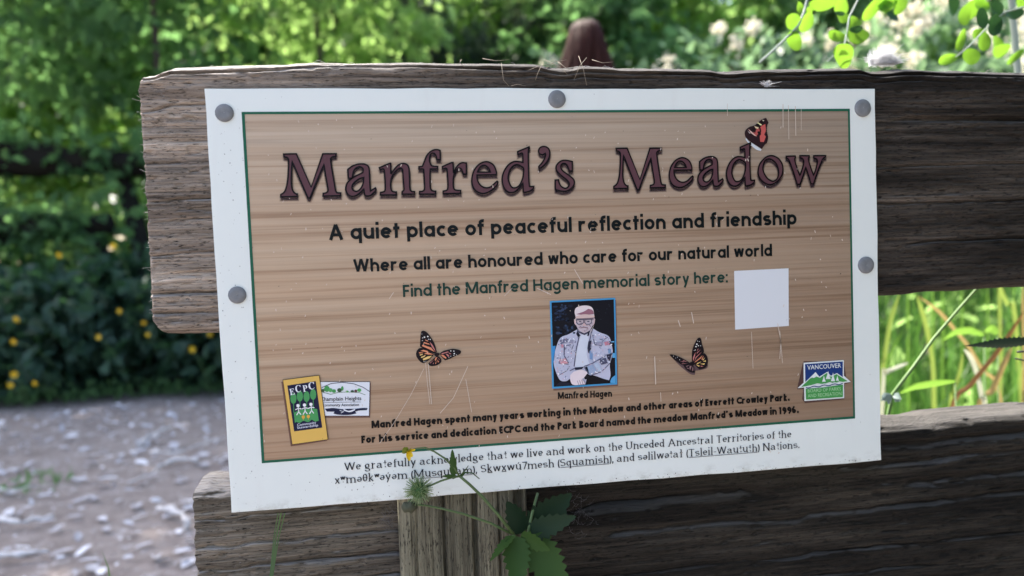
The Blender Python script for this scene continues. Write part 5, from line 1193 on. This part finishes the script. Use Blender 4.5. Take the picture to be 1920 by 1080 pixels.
stick([(262,836),(268,826),(300,808),(325,797)], .017, 'bent pale stick with a knobbed end, farthest on the path', 1)
stick([(280,848),(330,850),(370,836),(425,818)], .013, 'long pale stick running behind the sign\u2019s edge', 2)
stick([(298,874),(335,862),(370,864)], .020, 'short bright bleached stick below the long one', 3)
stick([(240,905),(280,890),(300,880)], .008, 'thin grey stick leading up to the short bright one', 8)
stick([(300,952),(335,960),(352,984),(345,990)], .019, 'crooked bleached stick beside the lower plank\u2019s end', 4)
stick([(-10,975),(40,980),(80,970),(100,967)], .015, 'pale stick lying at the frame edge of the path', 5)
stick([(-10,1042),(40,1040),(90,1034)], .018, 'thick bleached stick nearest the viewer on the path', 6)
stick([(-5,918),(40,918),(80,910)], .009, 'thin pale stick beside the green tuft on the path', 7)
V, F = crown(np.stack([G(70,905).x+rng.normal(0,.07,50), G(70,905).y+rng.normal(0,.07,50), np.abs(rng.normal(0,.012,50))], 1), np.tile(np.array([[0,0,.8]]), (50,1)), .045, .2, -.5); o = np_mesh('grass_tuft', V, F, LM); tag(o, 'small green grass tuft growing in the earth path', 'grass tuft', kind='stuff')
# ------------------------------------------------------------------ the person behind the plank, seen from behind
PX, PY = U(1105, 300, 2.0).x, 2.0; PH = 1.70
person = empty('person', (PX, PY, -.03), 'person with long straight dark brown hair, seen from behind over the upper plank', 'person')
def skin_body(name, joints, edges, m, parent, sub=2, root=0):
    me = bpy.data.meshes.new(name); me.from_pydata([j[0] for j in joints], edges, [])
    o = bpy.data.objects.new(name, me); COL.objects.link(o)
    md = o.modifiers.new('s', 'SKIN'); md.use_smooth_shade = True
    for i, (p, r) in enumerate(joints):
        v = me.skin_vertices[0].data[i]; v.radius = r if isinstance(r, tuple) else (r, r); v.use_root = i == root
    sb = o.modifiers.new('b', 'SUBSURF'); sb.levels = sub; sb.render_levels = sub
    m2 = bpy.data.meshes.new_from_object(o.evaluated_get(bpy.context.evaluated_depsgraph_get()))
    bpy.data.objects.remove(o); m2.name = name; m2.materials.clear(); m2.materials.append(m)
    o = bpy.data.objects.new(name, m2); COL.objects.link(o); o.parent = parent
    for p in m2.polygons: p.use_smooth = True
    return o
msk = mat('skin', (.48,.30,.22,1), .55, .4); mjk = mat('dark_jacket', (.035,.035,.045,1), .8, .2); mtr = mat('dark_trousers', (.03,.035,.05,1), .85, .2); mshoe = mat('shoe_leather', (.05,.04,.035,1), .6)
J_ = [((0,0,.95),(.135,.10)), ((0,0,1.12),(.12,.085)), ((0,.01,1.30),(.15,.10)), ((0,0,1.42),(.085,.07)), ((0,0,1.48),.052), ((0,.02,1.535),(.052,.070)), ((0,.02,1.60),(.048,.072)), ((0,.015,1.645),(.032,.046)),
  ((-.17,0,1.37),.055), ((-.215,.01,1.12),.042), ((-.20,.08,.90),.030), ((.17,0,1.37),.055), ((.215,.01,1.12),.042), ((.20,.08,.90),.030),
  ((-.09,0,.86),.085), ((-.10,.01,.48),.058), ((-.10,-.01,.09),.04), ((-.11,.10,.03),.032), ((.09,0,.86),.085), ((.10,.01,.48),.058), ((.10,-.01,.09),.04), ((.11,.10,.03),.032)]
E_ = [(0,1),(1,2),(2,3),(3,4),(4,5),(5,6),(6,7),(2,8),(8,9),(9,10),(2,11),(11,12),(12,13),(0,14),(14,15),(15,16),(16,17),(0,18),(18,19),(19,20),(20,21)]
for s_, w_ in ((-1, 10), (1, 13)):
    b0 = Vector(J_[w_][0]); J_.append(((b0.x, b0.y+.03, b0.z-.07), (.032,.016))); pi_ = len(J_)-1; E_.append((w_, pi_))
    for k in range(5):
        f0 = b0+Vector((s_*.01, .03+(k-1.5)*.017 if k < 4 else .075, -.115 if k < 4 else -.075)); f1 = f0+Vector((-s_*.012, .006, (-.06,-.068,-.062,-.048,-.03)[k]))
        J_.append((tuple(f0), .0088)); J_.append((tuple(f1), .0075)); E_ += [(pi_, len(J_)-2), (len(J_)-2, len(J_)-1)]
skin_body('body', J_, E_, msk, person)
# face: nose, eyes, ears, mouth on the far side of the head
mb = MB(); mb.tube([(0,.098,1.60),(0,.112,1.575),(0,.104,1.562)], .008, .011, 8); mb.build('nose', msk, person, origin=Vector((0,0,0)))
for s_ in (-1, 1):
    mb = MB(); mb.tube([(s_*.060,.03,1.575),(s_*.067,.022,1.59),(s_*.063,.025,1.552)], .010, .006, 8); mb.build('ear', msk, person, origin=Vector((0,0,0)))
mb = MB(); mb.tube([(-.026,.094,1.535),(0,.100,1.533),(.026,.094,1.535)], .004, .004, 6)
mb.build('mouth', mat('lips', (.35,.13,.11,1), .5), person, origin=Vector((0,0,0)))
for s_ in (-1, 1):
    mb = MB(); mb.tube([(s_*.03-.012,.094,1.605),(s_*.03,.099,1.607),(s_*.03+.012,.094,1.605)], .005, .005, 8); mb.build('eye', mat('eye', (.06,.04,.03,1), .2), person, origin=Vector((0,0,0)))
T_J = [((0,0,.93),(.155,.12)), ((0,0,1.12),(.15,.11)), ((0,.01,1.30),(.18,.125)), ((0,0,1.41),(.11,.085)), ((-.175,0,1.375),.07), ((-.222,.01,1.12),.055), ((-.207,.07,.93),.045), ((.175,0,1.375),.07), ((.222,.01,1.12),.055), ((.207,.07,.93),.045)]
skin_body('jacket', T_J, [(0,1),(1,2),(2,3),(2,4),(4,5),(5,6),(2,7),(7,8),(8,9)], mjk, person)
skin_body('trousers', [((0,0,.95),(.15,.115)), ((-.092,0,.84),.10), ((-.10,.01,.48),.075), ((-.10,-.01,.10),.062), ((.092,0,.84),.10), ((.10,.01,.48),.075), ((.10,-.01,.10),.062)], [(0,1),(1,2),(2,3),(0,4),(4,5),(5,6)], mtr, person)
for s_ in (-1, 1): skin_body('shoe', [((s_*.10,-.04,.05),.045), ((s_*.105,.05,.042),.045), ((s_*.112,.13,.03),.036)], [(0,1),(1,2)], mshoe, person)
# hair: a fall of straight strands round the head and down the back
mh = mat('dark_hair', (.028,.014,.011,1), .55, .12); t = NT(mh)
c = t.ramp(t.noise(t.coords((160,160,5)), 1, 3, .6), [(.3, (.020,.007,.006)), (.6, (.055,.018,.013)), (.8, (.12,.04,.026))]); t.l(c, t.b.inputs['Base Color'])
rows = [(1.678,.022,.03),(1.677,.040,.055),(1.668,.048,.07),(1.645,.056,.09),(1.60,.067,.10),(1.56,.083,.102),(1.50,.104,.10),(1.40,.125,.098),(1.30,.13,.10),(1.18,.125,.105),(1.08,.11,.108)]
n = 96; V = []; F = []
for i, (z_, rx, ry) in enumerate(rows):
    for j in range(n):
        a = 2*math.pi*j/n; f = 1+.05*math.sin(j*7.3)+.035*math.sin(j*2.9+i*.3)+.03*math.sin(j*.7+i*.9)
        face = max(0, math.sin(a)); yv = math.sin(a)*ry*f*(1-.62*(face if z_ < 1.64 else 0)) - (.01 if z_ < 1.5 else -.012)
        V.append((math.cos(a)*rx*f, yv, z_))
for i in range(len(rows)-1):
    for j in range(n): F.append((i*n+j, i*n+(j+1) % n, (i+1)*n+(j+1) % n, (i+1)*n+j))
np_mesh('hair', V, F, mh, person, True)
mb = MB()
for i in range(220):
    a = random.uniform(math.pi*.98, math.pi*2.02); pts = []
    for z_, rx, ry in rows[1:]:
        f = 1.02+.03*math.sin(i*1.7+z_*3); pts.append(Vector((math.cos(a)*rx*f, math.sin(a)*ry*f-(.01 if z_ < 1.5 else -.012), z_)))
    k = random.randint(5, len(pts)); mb.tube(pts[:k], .0022, .0008, 4, cap=False)
o = mb.build('hair_strands', mh, person, origin=Vector((0,0,0)))
